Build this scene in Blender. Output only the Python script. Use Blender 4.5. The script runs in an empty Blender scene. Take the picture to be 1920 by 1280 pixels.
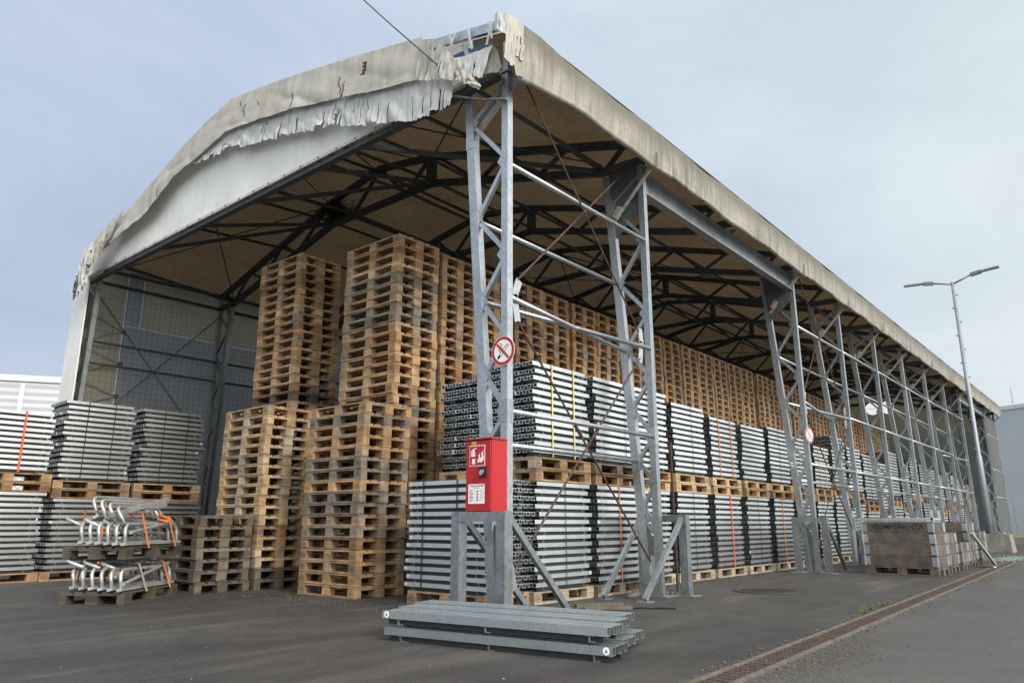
import bpy, math, random
from mathutils import Vector, Matrix
R = math.radians
rnd = random.Random(7)
scn = bpy.context.scene
COL = scn.collection
S = 3.056                       # bay spacing of the hall, metres

# ------------------------------------------------------------------ helpers
class MB:
    """collects shapes; build() links them as ONE mesh object"""
    def __init__(s): s.v = []; s.f = []; s.m = []; s.mi = 0
    def add(s, vs, fs):
        b = len(s.v); s.v += [tuple(x) for x in vs]
        for f in fs: s.f.append(tuple(b+i for i in f)); s.m.append(s.mi)
        return s
    def box(s, x0, x1, y0, y1, z0, z1, M=None):
        vs = [Vector((x, y, z)) for z in (z0, z1) for y in (y0, y1) for x in (x0, x1)]
        if M is not None: vs = [M @ v for v in vs]
        return s.add(vs, [(0,2,3,1),(4,5,7,6),(0,1,5,4),(2,6,7,3),(0,4,6,2),(1,3,7,5)])
    def bar(s, a, b, w, h=None, up=(0,0,1)):
        a = Vector(a); b = Vector(b); h = h or w; d = (b-a).normalized(); u = Vector(up)
        if abs(d.dot(u)) > .98: u = Vector((1,0,0))
        x = d.cross(u).normalized(); y = x.cross(d).normalized()
        vs = [p + x*(i*w/2) + y*(j*h/2) for p in (a, b) for (i, j) in ((-1,-1),(1,-1),(1,1),(-1,1))]
        return s.add(vs, [(0,3,2,1),(4,5,6,7),(0,1,5,4),(1,2,6,5),(2,3,7,6),(3,0,4,7)])
    def tube(s, pts, r, n=8, cap=True):
        pts = [Vector(p) for p in pts]; rings = []; prev = None
        for i, p in enumerate(pts):
            d = (pts[min(i+1, len(pts)-1)] - pts[max(i-1, 0)]).normalized()
            if prev is None:
                u = Vector((0,0,1)) if abs(d.z) < .95 else Vector((1,0,0)); x = d.cross(u).normalized()
            else:
                x = (prev - d*prev.dot(d)).normalized()
            prev = x; y = d.cross(x); rr = r[i] if isinstance(r, (list, tuple)) else r
            rings.append([p + x*math.cos(2*math.pi*k/n)*rr + y*math.sin(2*math.pi*k/n)*rr for k in range(n)])
        vs = [v for rg in rings for v in rg]; fs = []
        for i in range(len(pts)-1):
            for k in range(n): fs.append((i*n+k, i*n+(k+1) % n, (i+1)*n+(k+1) % n, (i+1)*n+k))
        if cap: fs += [tuple(range(n-1, -1, -1)), tuple((len(pts)-1)*n+k for k in range(n))]
        return s.add(vs, fs)
    def prism(s, poly, fn, t0, t1):
        """poly of 2-D points, fn(a,b,t)->3-D, extruded t0..t1"""
        n = len(poly); vs = [fn(a, b, t) for t in (t0, t1) for a, b in poly]
        return s.add(vs, [tuple(range(n-1, -1, -1)), tuple(range(n, 2*n))] + [(i, (i+1) % n, n+(i+1) % n, n+i) for i in range(n)])
    def disc(s, c, r, n, ax, t):
        """flat cylinder facing -Y at c, radius r, from y to y-t"""
        return s.prism([(r*math.cos(2*math.pi*k/n), r*math.sin(2*math.pi*k/n)) for k in range(n)], lambda a, b, t_: (c[0]+a, c[1]-t_, c[2]+b), 0, t)
    def ring(s, c, r0, r1, n, t, sy=1.0):
        vs = []; fs = []
        for k in range(n):
            ca, sa = math.cos(2*math.pi*k/n), math.sin(2*math.pi*k/n)*sy
            for r in (r0, r1):
                for q in (0, -t): vs.append((c[0]+ca*r, c[1]+q, c[2]+sa*r))
        for k in range(n):
            a = 4*k; b = 4*((k+1) % n)
            fs += [(a+1, b+1, b+3, a+3), (a+2, a+3, b+3, b+2), (a, a+1, b+1, b)][0:3]
        return s.add(vs, fs)
    def text(s, txt, M, size, bold=0.0):
        cu = bpy.data.curves.new('t', 'FONT'); cu.body = txt; cu.size = size; cu.align_x = 'CENTER'; cu.align_y = 'CENTER'
        cu.resolution_u = 2; cu.offset = bold; cu.extrude = 0.0
        o = bpy.data.objects.new('t', cu); COL.objects.link(o)
        dg = bpy.context.evaluated_depsgraph_get(); me = bpy.data.meshes.new_from_object(o.evaluated_get(dg))
        s.add([M @ v.co for v in me.vertices], [tuple(p.vertices) for p in me.polygons])
        bpy.data.objects.remove(o); bpy.data.curves.remove(cu); bpy.data.meshes.remove(me)
        return s
    def mesh(s, name, mats, smooth=False):
        me = bpy.data.meshes.new(name); me.from_pydata(s.v, [], s.f)
        for m in (mats if isinstance(mats, (list, tuple)) else [mats]): me.materials.append(m)
        me.polygons.foreach_set('material_index', s.m)
        if smooth: me.polygons.foreach_set('use_smooth', [True]*len(s.f))
        me.update(); return me
    def build(s, name, mats, parent=None, smooth=False, loc=None):
        return link(name, s.mesh(name, mats, smooth), parent, loc)

def link(name, me, parent=None, loc=None, rz=0.0):
    o = bpy.data.objects.new(name, me); COL.objects.link(o)
    if parent: o.parent = parent
    if loc: o.location = loc
    if rz: o.rotation_euler.z = rz
    return o
def tag(o, label, cat, group=None, kind=None):
    if label: o['label'] = label
    if cat: o['category'] = cat
    if group: o['group'] = group
    if kind: o['kind'] = kind
    return o
def thing(name, label, cat, loc=(0,0,0), rz=0.0, group=None):
    o = bpy.data.objects.new(name, None); COL.objects.link(o); o.location = loc; o.rotation_euler.z = rz
    o.empty_display_size = .1
    return tag(o, label, cat, group)
def struct(name, o):
    o['kind'] = 'structure'; return o
def copy_tree(o, parent=None):
    c = o.copy(); COL.objects.link(c)
    if parent: c.parent = parent
    for ch in o.children: copy_tree(ch, c)
    return c
ORD = ['zeroth','first','second','third','fourth','fifth','sixth','seventh','eighth','ninth','tenth','eleventh','twelfth','thirteenth','fourteenth','fifteenth','sixteenth','seventeenth','eighteenth','nineteenth','twentieth','twenty-first','twenty-second','twenty-third','twenty-fourth','twenty-fifth','twenty-sixth','twenty-seventh','twenty-eighth','twenty-ninth','thirtieth','thirty-first','thirty-second','thirty-third','thirty-fourth','thirty-fifth','thirty-sixth','thirty-seventh','thirty-eighth','thirty-ninth','fortieth']

# ------------------------------------------------------------------ materials
def mat(name):
    m = bpy.data.materials.new(name); m.use_nodes = True; nt = m.node_tree
    b = nt.nodes['Principled BSDF']; return m, nt, b
def N(nt, t, **k):
    n = nt.nodes.new(t)
    for a, v in k.items(): setattr(n, a, v)
    return n
def noise(nt, vec, scale, detail=4, rough=.55, dist=0.0):
    n = N(nt, 'ShaderNodeTexNoise'); n.inputs['Scale'].default_value = scale; n.inputs['Detail'].default_value = detail
    n.inputs['Roughness'].default_value = rough; n.inputs['Distortion'].default_value = dist
    if vec is not None: nt.links.new(vec, n.inputs['Vector'])
    return n.outputs['Fac']
def ramp(nt, fac, stops):
    r = N(nt, 'ShaderNodeValToRGB'); e = r.color_ramp.elements
    while len(e) < len(stops): e.new(.5)
    for i, (p, c) in enumerate(stops):
        e[i].position = p; e[i].color = (c, c, c, 1) if isinstance(c, (int, float)) else (*c, 1)
    nt.links.new(fac, r.inputs['Fac']); return r.outputs['Color']
def mapping(nt, src, sc=(1,1,1), rot=(0,0,0)):
    m = N(nt, 'ShaderNodeMapping'); m.inputs['Scale'].default_value = sc; m.inputs['Rotation'].default_value = rot
    nt.links.new(src, m.inputs['Vector']); return m.outputs['Vector']
def mix(nt, f, a, b, mode='MIX'):
    n = N(nt, 'ShaderNodeMix', data_type='RGBA', blend_type=mode); n.clamp_factor = True
    for sock, v in ((n.inputs['Factor'], f), (n.inputs['A'], a), (n.inputs['B'], b)):
        if isinstance(v, (int, float)): sock.default_value = v
        elif isinstance(v, tuple): sock.default_value = (*v, 1)
        else: nt.links.new(v, sock)
    return [o for o in n.outputs if o.type == 'RGBA'][0]
def math_(nt, op, a, b=None):
    n = N(nt, 'ShaderNodeMath', operation=op)
    for i, v in enumerate((a, b)):
        if v is None: continue
        if isinstance(v, (int, float)): n.inputs[i].default_value = v
        else: nt.links.new(v, n.inputs[i])
    return n.outputs[0]
def bump(nt, b, h, st, d=.01):
    n = N(nt, 'ShaderNodeBump'); n.inputs['Strength'].default_value = st; n.inputs['Distance'].default_value = d
    nt.links.new(h, n.inputs['Height']); nt.links.new(n.outputs[0], b.inputs['Normal'])
def coord(nt, k='Object'): return N(nt, 'ShaderNodeTexCoord').outputs[k]
def geo_pos(nt): return N(nt, 'ShaderNodeNewGeometry').outputs['Position']

def galvanised(name, base, metal=.6, rough=.42, sc=22.0, var=.35, dirt=.0):
    m, nt, b = mat(name); p = geo_pos(nt)
    v = N(nt, 'ShaderNodeTexVoronoi'); v.inputs['Scale'].default_value = sc; nt.links.new(mapping(nt, p, (1,1,.6)), v.inputs['Vector'])
    lum = N(nt, 'ShaderNodeSeparateColor'); nt.links.new(v.outputs['Color'], lum.inputs[0])
    n = noise(nt, p, 3.1, 5, .6)
    f = math_(nt, 'ADD', math_(nt, 'MULTIPLY', lum.outputs[0], .35), math_(nt, 'MULTIPLY', n, .65))
    lo = tuple(c*(1-var) for c in base); hi = tuple(min(1, c*(1+var*.45)) for c in base)
    c = ramp(nt, f, [(.25, lo), (.75, hi)])
    rn = N(nt, 'ShaderNodeObjectInfo').outputs['Random']
    c = mix(nt, 1.0, c, ramp(nt, rn, [(0, .84), (1, 1.08)]), 'MULTIPLY')
    if dirt:
        g = noise(nt, mapping(nt, p, (1,1,.35)), 1.7, 6, .7)
        c = mix(nt, ramp(nt, g, [(.52, 0), (.72, dirt)]), c, (.16,.13,.10))
    nt.links.new(c, b.inputs['Base Color']); b.inputs['Metallic'].default_value = metal
    nt.links.new(ramp(nt, f, [(.2, rough-.22*var), (.8, rough+.28*var)]), b.inputs['Roughness'])
    return m
M_POST = galvanised('galvanised_post', (.43,.462,.488), .88, .40, 42, .24, .25)
M_GUARD = galvanised('weathered_guard', (.34,.37,.39), .85, .42, 42, .28, .35)
M_TUBE = galvanised('galvanised_tube', (.52,.55,.565), .88, .36, 36, .2, .1)
M_TRUSS = galvanised('shaded_truss_steel', (.085,.092,.10), .25, .6, 12, .3)  # galvanised steel too; the shade under the roof is put into this dark base
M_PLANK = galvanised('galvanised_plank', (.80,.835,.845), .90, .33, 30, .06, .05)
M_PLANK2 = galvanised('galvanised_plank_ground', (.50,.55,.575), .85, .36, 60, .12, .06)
M_FRAME = galvanised('worn_frame_tube', (.50,.51,.50), .50, .38, 40, .22, .40)
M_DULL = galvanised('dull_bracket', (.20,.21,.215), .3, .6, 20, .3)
M_LAMP = galvanised('lamp_pole', (.26,.285,.31), .35, .5, 10, .15)

def simple(name, col, rough=.6, metal=0.0, var=.25, sc=6.0, spec=.4):
    m, nt, b = mat(name); n = noise(nt, geo_pos(nt), sc, 5, .6)
    c = ramp(nt, n, [(.3, tuple(x*(1-var) for x in col)), (.7, tuple(min(1, x*(1+var)) for x in col))])
    nt.links.new(c, b.inputs['Base Color']); b.inputs['Roughness'].default_value = rough; b.inputs['Metallic'].default_value = metal
    b.inputs['Specular IOR Level'].default_value = spec
    return m
M_GAP = simple('gap_shade', (.030,.033,.036), .6, .2, .2, 12)  # near-black colour that paints shade into the gaps between plank layers
M_ROD = simple('rusty_rod', (.075,.045,.038), .7, .2, .4, 9)
M_RED = simple('red_enamel', (.40,.014,.020), .36, 0, .07, 7)
M_REDSIGN = simple('sign_red', (.42,.018,.03), .45, 0, .05)
M_WHITE = simple('white_print', (.80,.80,.78), .5, 0, .05)
M_BLACK = simple('black_print', (.012,.012,.013), .5, 0, .1)
M_YELLOW = simple('yellow_plate', (.55,.36,.04), .5)
M_CHROME = simple('handle_metal', (.6,.6,.6), .3, .8, .1)
M_BRAND = simple('scorched_mark', (.055,.032,.018), .9, 0, .2, 40)
M_STRAPB = simple('black_strap', (.02,.02,.022), .5)
M_STRAPY = simple('yellow_strap', (.62,.55,.18), .7, 0, .2)
M_STRAPO = simple('orange_strap', (.55,.17,.05), .7, 0, .2)
M_STRAPR = simple('red_strap', (.70,.10,.04), .6, 0, .2)
M_STRAPG = simple('grey_webbing', (.28,.27,.24), .8, 0, .3, 20)
M_CONC = simple('cast_concrete', (.23,.22,.20), .9, 0, .35, 5)
M_BLUE = simple('blue_tarp', (.03,.06,.16), .5)
M_NEST = simple('dry_twigs', (.05,.04,.03), .95)
M_CABLE = simple('cable', (.03,.03,.035), .6)
M_WIRE = simple('fence_wire', (.25,.27,.27), .5, .4)
M_PLASTIC = simple('clear_film', (.55,.58,.58), .3, 0, .2, 30)

def fabric(name, cols, streak=.0, streak_col=(.1,.095,.08), grid=0.0, axes=(1,2), trans=.12, sc=1.2, zgr=None, rough=.75, fine=0.0):
    m, nt, b = mat(name); p = geo_pos(nt)
    n = noise(nt, p, sc, 6, .65, .3)
    c = ramp(nt, n, [(.3, cols[0]), (.7, cols[1])])
    if streak:
        st = noise(nt, mapping(nt, p, (3.4,3.4,.30)), 2.2, 7, .72)
        big = noise(nt, p, .45, 3, .5)
        f = math_(nt, 'MULTIPLY', ramp(nt, st, [(.44, 0), (.66, 1)]), ramp(nt, big, [(.33, .35), (.62, 1)]))
        c = mix(nt, math_(nt, 'MULTIPLY', f, streak), c, streak_col)
        sp = noise(nt, p, 14, 4, .7)
        c = mix(nt, ramp(nt, sp, [(.60, 0), (.74, streak*.7)]), c, streak_col)
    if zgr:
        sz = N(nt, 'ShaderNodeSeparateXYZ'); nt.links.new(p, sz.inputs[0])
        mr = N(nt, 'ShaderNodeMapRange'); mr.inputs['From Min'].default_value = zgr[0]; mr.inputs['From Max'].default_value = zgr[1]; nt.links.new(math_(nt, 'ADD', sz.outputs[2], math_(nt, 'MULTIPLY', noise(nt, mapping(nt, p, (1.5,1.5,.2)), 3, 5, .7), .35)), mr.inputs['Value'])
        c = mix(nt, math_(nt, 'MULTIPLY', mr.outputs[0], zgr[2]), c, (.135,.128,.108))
    if grid:
        sx = N(nt, 'ShaderNodeSeparateXYZ'); nt.links.new(p, sx.inputs[0])
        g = None
        for ax in axes:
            fr = math_(nt, 'FRACT', math_(nt, 'MULTIPLY', sx.outputs[ax], 8.0))
            l = math_(nt, 'LESS_THAN', fr, .16)
            g = l if g is None else math_(nt, 'MAXIMUM', g, l)
        c = mix(nt, math_(nt, 'MULTIPLY', g, grid), c, tuple(x*.45 for x in cols[0]))
    nt.links.new(c, b.inputs['Base Color']); b.inputs['Roughness'].default_value = rough
    b.inputs['Specular IOR Level'].default_value = .25
    if trans:
        t = N(nt, 'ShaderNodeBsdfTranslucent'); nt.links.new(c, t.inputs['Color'])
        ms = N(nt, 'ShaderNodeMixShader'); ms.inputs[0].default_value = trans
        nt.links.new(b.outputs[0], ms.inputs[1]); nt.links.new(t.outputs[0], ms.inputs[2])
        nt.links.new(ms.outputs[0], nt.nodes['Material Output'].inputs['Surface'])
    w = noise(nt, p, 5.5, 4, .6); bump(nt, b, w, .35, .03)
    return m
M_ROOF = fabric('roof_membrane', ((.150,.104,.060),(.225,.160,.094)), .40, (.075,.052,.030), .42, (0,1), .16, .9)
M_WALL = fabric('wall_membrane_grey', ((.185,.195,.20),(.235,.245,.25)), .15, (.12,.12,.125), .40, (1,2), .42, .6)
M_BAND = fabric('wall_membrane_tan', ((.235,.215,.165),(.29,.268,.205)), .15, (.17,.15,.11), .35, (1,2), .46, .8)
M_EAVE = fabric('eave_membrane', ((.27,.262,.225),(.40,.385,.335)), .97, (.088,.083,.070), 0, (1,2), .0, 1.6, (6.22,6.50,.85))
M_GABLE = fabric('gable_membrane', ((.70,.71,.69),(.80,.81,.79)), .22, (.48,.47,.44), 0, (1,2), .05, .8)
M_TARP = fabric('torn_tarp', ((.42,.40,.355),(.53,.51,.465)), .50, (.22,.205,.175), 0, (1,2), .08, 2.2)
M_LINER = fabric('white_liner', ((.50,.51,.51),(.63,.64,.64)), .35, (.33,.33,.32), 0, (1,2), .12, 3.0)

# wood: the object colour carries each pallet's own tone; grain follows the boards
def wood(name, use_obj=True, base=(.4,.27,.15)):
    m, nt, b = mat(name); p = coord(nt, 'Object'); gp = geo_pos(nt)
    oi = N(nt, 'ShaderNodeObjectInfo')
    gr = noise(nt, mapping(nt, p, (3,30,30)), 2.0, 5, .6, .6)
    pt = noise(nt, gp, 5.5, 3, .5)
    sp = noise(nt, gp, 26, 4, .7)
    base_s = oi.outputs['Color'] if use_obj else base
    c = mix(nt, 1.0, base_s, ramp(nt, gr, [(.28, .68), (.72, 1.16)]), 'MULTIPLY')
    c = mix(nt, 1.0, c, ramp(nt, pt, [(.3, .66), (.72, 1.24)]), 'MULTIPLY')
    grey = N(nt, 'ShaderNodeHueSaturation'); grey.inputs['Saturation'].default_value = .35; grey.inputs['Value'].default_value = .72
    nt.links.new(c, grey.inputs['Color'])
    c = mix(nt, ramp(nt, noise(nt, gp, 2.3, 4, .6), [(.46, 0), (.68, .75)]), c, grey.outputs[0])
    c = mix(nt, ramp(nt, sp, [(.62, 0), (.76, .55)]), c, (.05,.035,.022))
    nt.links.new(c, b.inputs['Base Color']); b.inputs['Roughness'].default_value = .85; b.inputs['Specular IOR Level'].default_value = .2
    bump(nt, b, gr, .25, .004)
    return m
M_WOOD = wood('pallet_wood')
M_OLDWOOD = wood('weathered_board', False, (.17,.135,.105))

def asphalt():
    m, nt, b = mat('asphalt'); p = geo_pos(nt)
    agg = noise(nt, p, 95, 3, .75); pat = noise(nt, p, .38, 6, .62); med = noise(nt, p, 3.2, 6, .68)
    c = ramp(nt, pat, [(.30, (.036,.032,.030)), (.70, (.066,.060,.056))])
    c = mix(nt, 1.0, c, ramp(nt, agg, [(.28, .42), (.72, 1.62)]), 'MULTIPLY')
    c = mix(nt, 1.0, c, ramp(nt, noise(nt, p, 34, 4, .75), [(.3, .60), (.7, 1.45)]), 'MULTIPLY')
    c = mix(nt, 1.0, c, ramp(nt, med, [(.3, .80), (.7, 1.22)]), 'MULTIPLY')
    v = N(nt, 'ShaderNodeTexVoronoi'); v.inputs['Scale'].default_value = 60; nt.links.new(p, v.inputs['Vector'])
    sc_ = N(nt, 'ShaderNodeSeparateColor'); nt.links.new(v.outputs['Color'], sc_.inputs[0])
    fleck = math_(nt, 'MULTIPLY', math_(nt, 'GREATER_THAN', sc_.outputs[0], .955), math_(nt, 'LESS_THAN', v.outputs['Distance'], .32))
    c = mix(nt, math_(nt, 'MULTIPLY', fleck, .35), c, (.22,.215,.205))
    dust = noise(nt, mapping(nt, p, (1.3,.22,1)), 1.0, 6, .62)
    c = mix(nt, ramp(nt, dust, [(.52, 0), (.70, .6)]), c, (.145,.132,.116))
    damp = noise(nt, mapping(nt, p, (.7,.25,1)), .9, 4, .55)
    c = mix(nt, ramp(nt, damp, [(.50, 0), (.64, .5)]), c, (.026,.022,.021))
    trk = noise(nt, mapping(nt, p, (3.2,.22,1), (0,0,.10)), 1.3, 4, .6)
    c = mix(nt, ramp(nt, trk, [(.50, 0), (.70, .28)]), c, (.030,.027,.026))
    sxx = N(nt, 'ShaderNodeSeparateXYZ'); nt.links.new(p, sxx.inputs[0])
    c = mix(nt, math_(nt, 'MULTIPLY', math_(nt, 'GREATER_THAN', math_(nt, 'ADD', sxx.outputs[0], math_(nt, 'MULTIPLY', sxx.outputs[1], .0326)), 2.80), .28), c, (.125,.120,.114))
    nt.links.new(c, b.inputs['Base Color'])
    nt.links.new(ramp(nt, pat, [(.3, .62), (.7, .82)]), b.inputs['Roughness']); b.inputs['Specular IOR Level'].default_value = .35
    bump(nt, b, agg, .5, .006); return m
M_ASPH = asphalt()
M_RUSTG = simple('rusty_grating', (.085,.062,.050), .75, .3, .45, 12)
M_KERB = simple('drain_edge', (.125,.105,.088), .85, 0, .35, 9)
M_SAND = simple('sandy_dirt', (.13,.115,.088), .95, 0, .35, 14)
M_GRASS = simple('grass_blade', (.10,.13,.035), .8, 0, .35, 30)
M_VERGE = simple('dry_verge', (.17,.16,.07), .95, 0, .4, 3)
M_GLASSB = simple('glass_crumbs', (.30,.40,.34), .25, 0, .3, 30)
M_MANH = simple('manhole_iron', (.06,.055,.05), .6, .4, .35, 14)

def cladding(name, col, axis, pitch, depth):
    m, nt, b = mat(name); p = coord(nt, 'Object'); sx = N(nt, 'ShaderNodeSeparateXYZ'); nt.links.new(p, sx.inputs[0])
    fr = math_(nt, 'FRACT', math_(nt, 'MULTIPLY', sx.outputs[axis], 1.0/pitch))
    n = noise(nt, p, .25, 4, .6)
    c = ramp(nt, n, [(.3, tuple(x*.92 for x in col)), (.7, col)])
    nt.links.new(c, b.inputs['Base Color']); b.inputs['Roughness'].default_value = .55
    if depth: bump(nt, b, math_(nt, 'PINGPONG', fr, .5), 1.0, depth)
    return m
M_CLADW = cladding('white_ribbed_cladding', (.46,.48,.50), 2, .42, .09)
M_CLADB = cladding('blue_grey_cladding', (.42,.47,.54), 2, 1.0, 0)

# ------------------------------------------------------------------ camera, light, sky
cam = bpy.data.objects.new('camera', bpy.data.cameras.new('camera')); COL.objects.link(cam)
cam.location = (4.856, -5.708, .906); cam.rotation_euler = (R(90+13.942), 0, R(40.008))
cam.data.sensor_width = 36; cam.data.lens = 36*1373.33/1920; cam.data.clip_end = 2000; cam.data.clip_start = .05
scn.camera = cam
SUN_AZ, SUN_EL = R(-12.0), R(29.0)         # azimuth from +X towards +Y
sd = Vector((math.cos(SUN_EL)*math.cos(SUN_AZ), math.cos(SUN_EL)*math.sin(SUN_AZ), math.sin(SUN_EL)))
sl = bpy.data.lights.new('sun', 'SUN'); sl.energy = 1.5; sl.angle = R(14); sl.color = (1, .94, .85)
so = bpy.data.objects.new('sun', sl); COL.objects.link(so); so.rotation_euler = sd.to_track_quat('Z', 'Y').to_euler()
w = bpy.data.worlds.new('World'); scn.world = w; w.use_nodes = True; nt = w.node_tree
bg = nt.nodes['Background']; bg.inputs['Strength'].default_value = .1
sky = N(nt, 'ShaderNodeTexSky', sky_type='NISHITA'); sky.sun_disc = False; sky.sun_elevation = SUN_EL
sky.sun_rotation = math.pi/2 - SUN_AZ; sky.air_density = 1.2; sky.dust_density = 3.0
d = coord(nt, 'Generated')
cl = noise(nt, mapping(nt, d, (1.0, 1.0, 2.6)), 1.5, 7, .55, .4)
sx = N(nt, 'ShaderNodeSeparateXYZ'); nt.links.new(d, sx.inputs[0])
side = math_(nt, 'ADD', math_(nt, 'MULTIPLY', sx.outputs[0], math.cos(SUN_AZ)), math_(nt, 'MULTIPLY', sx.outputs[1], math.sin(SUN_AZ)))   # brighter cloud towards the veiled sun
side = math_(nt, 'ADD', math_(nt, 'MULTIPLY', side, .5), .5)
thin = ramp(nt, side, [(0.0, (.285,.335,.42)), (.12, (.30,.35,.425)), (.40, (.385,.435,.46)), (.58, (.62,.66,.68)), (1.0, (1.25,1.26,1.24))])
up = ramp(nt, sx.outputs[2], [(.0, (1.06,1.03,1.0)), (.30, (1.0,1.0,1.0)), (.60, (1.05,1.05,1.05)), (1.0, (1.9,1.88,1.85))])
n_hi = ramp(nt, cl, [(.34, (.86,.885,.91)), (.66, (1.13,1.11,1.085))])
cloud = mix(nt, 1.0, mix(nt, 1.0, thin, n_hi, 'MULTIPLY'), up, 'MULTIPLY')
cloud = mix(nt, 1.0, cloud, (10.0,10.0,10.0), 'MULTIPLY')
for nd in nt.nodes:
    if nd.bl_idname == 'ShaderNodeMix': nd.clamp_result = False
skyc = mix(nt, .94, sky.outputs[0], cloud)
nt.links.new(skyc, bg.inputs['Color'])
scn.view_settings.view_transform = 'Standard'; scn.view_settings.look = 'None'; scn.view_settings.exposure = 0.85; scn.view_settings.gamma = 1.0

# ------------------------------------------------------------------ ground
g = MB(); g.add([(-400,-60,0),(300,-60,0),(300,600,0),(-400,600,0)], [(0,1,2,3)]); struct('ground', g.build('asphalt_ground', M_ASPH))
g = MB(); g.add([(-40,56,.004),(60,56,.004),(60,160,.004),(-40,160,.004)], [(0,1,2,3)]); struct('verge', g.build('grass_verge', M_VERGE))
# drain channel running past the open side
DA, DB = Vector((2.82,-2.4,0)), Vector((2.24,16.0,0)); dd = (DB-DA).normalized(); dn = Vector((dd.y,-dd.x,0))
dr = thing('drain_channel', 'rusty slotted drain channel running along the yard past the open hall side', 'drain')
m = MB(); L = (DB-DA).length; k = 0; t = 0.0
while t < L:
    for j in range(5):
        a = DA + dd*(t+.03) + dn*(-.062+j*.031); m.bar(a + Vector((0,0,.006)), a + dd*.055 + Vector((0,0,.006)), .020, .010)
    t += .085
m.bar(DA+Vector((0,0,.002)), DB+Vector((0,0,.002)), .165, .008); m.build('grating', M_RUSTG, dr)
for sgn in (-1, 1):
    m = MB(); p = DA.copy(); 
    for i in range(24):
        a = DA + dd*(L*i/24) + dn*sgn*.100; b = DA + dd*(L*(i+1)/24 - .01) + dn*sgn*.100
        m.bar(a+Vector((0,0,.006+.002*(i % 2))), b+Vector((0,0,.006)), .032, .018)
    m.build('edge_strip', M_KERB, dr)
# sand and litter caught along the drain, flecks on the yard
def flat_scatter(name, mt, n, fn, size, label, cat, th=.006):
    m = MB()
    for i in range(n):
        x, y = fn(i); s_ = size*rnd.uniform(.4, 1.3); a0 = rnd.uniform(0, 6.28); kk = rnd.randint(4, 6)
        poly = [(s_*rnd.uniform(.6,1.1)*math.cos(a0+6.283*q/kk), s_*rnd.uniform(.5,.9)*math.sin(a0+6.283*q/kk)) for q in range(kk)]
        m.prism(poly, lambda a, b, t_, x=x, y=y: (x+a, y+b, t_), .0015, th*rnd.uniform(.6, 1.4))
    return tag(m.build(name, mt), label, cat, kind='stuff')
M_FLECK = simple('pale_fleck', (.30,.29,.27), .8)
def along(i):
    t = rnd.random()**1.3; sgn = rnd.choice((-1, 1)); p = DA + dd*(L*t) + dn*(sgn*.17 + rnd.gauss(0, .035)); return p.x, p.y
flat_scatter('drain_litter', M_SAND, 600, along, .012, 'sandy grit and dry leaf litter caught along the drain edges', 'grit', .010)
flat_scatter('yard_flecks', M_FLECK, 46, lambda i: (rnd.uniform(-4.5, 3.6), -4.2+abs(rnd.gauss(0, 3.2))), .009, 'small pale flecks of litter scattered over the asphalt', 'litter', .004)
flat_scatter('yard_grit', M_KERB, 420, lambda i: (rnd.uniform(-5, 4.0), -4.6+abs(rnd.gauss(0, 3.6))), .007, 'fine loose grit scattered over the asphalt', 'grit', .005)
flat_scatter('glass_crumbs', M_GLASSB, 500, lambda i: (2.0+rnd.gauss(0, .16), 18.2+rnd.gauss(0, .9)), .018, 'pale green crumbs of broken glass beside the drain end', 'glass', .02)
flat_scatter('bundle_dirt', M_KERB, 500, lambda i: (-.40-.25*(rnd.random() > .3)+abs(rnd.gauss(0,.12)), rnd.uniform(.4, 14)), .013, 'dark grit and wood splinters gathered along the foot of the plank row', 'grit', .007)
flat_scatter('pallet_splinters', M_OLDWOOD, 260, lambda i: (rnd.uniform(-5.2,-1.6), -.05+rnd.gauss(0,.22)), .012, 'wood splinters and grit lying before the pallet stacks', 'grit', .006)
for (t0, sg, ln, wd, nn) in ((.12, 1, .55, .16, 700), (.34, -1, .5, .10, 300), (.62, 1, .8, .12, 300), (.47, -1, .9, .10, 260)):
    def patch(i, t0=t0, sg=sg, ln=ln, wd=wd):
        p = DA + dd*(L*t0 + rnd.gauss(0, ln)) + dn*sg*(.19 + abs(rnd.gauss(0, wd))); return p.x, p.y
    flat_scatter('sand_drift', M_SAND, nn, patch, .009, None, None, .004)['kind'] = 'stuff'
for i, (t0, q) in enumerate(((.285, -.19), (.305, -.20), (.33, -.18))):
    m = MB(); c = DA + dd*(L*t0) + dn*q
    for j in range(34):
        a = rnd.uniform(0, 6.28); r_ = abs(rnd.gauss(0, .05)); b0 = c + Vector((math.cos(a)*r_, math.sin(a)*r_, 0)); tip = b0 + Vector((math.cos(a)*.05, math.sin(a)*.05, rnd.uniform(.03, .075)))
        sv = Vector((-math.sin(a), math.cos(a), 0))*.004
        m.add([b0-sv, b0+sv, tip], [(0,1,2)])
    tag(m.build('grass_tuft', M_GRASS), ['small green grass tuft nearest the camera at the drain edge', 'middle green grass tuft at the drain edge', 'farthest green grass tuft at the drain edge'][i], 'grass', 'grass tufts at the drain edge')
mh = thing('manhole_cover', 'round iron manhole cover set in the asphalt between the open columns', 'manhole cover', (.70, 4.72, 0))
m = MB(); n_ = 40
m.add([(math.cos(6.2832*k/n_)*r_, math.sin(6.2832*k/n_)*r_, z_) for (r_, z_) in ((.46,.004),(.455,.012),(.40,.012),(.395,.006)) for k in range(n_)], [(q*n_+k, q*n_+(k+1) % n_, (q+1)*n_+(k+1) % n_, (q+1)*n_+k) for q in range(3) for k in range(n_)])
m.build('cover_frame', M_MANH, mh)
m = MB(); m.add([(math.cos(6.2832*k/n_)*.39, math.sin(6.2832*k/n_)*.39, .007) for k in range(n_)], [tuple(range(n_))])
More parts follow.
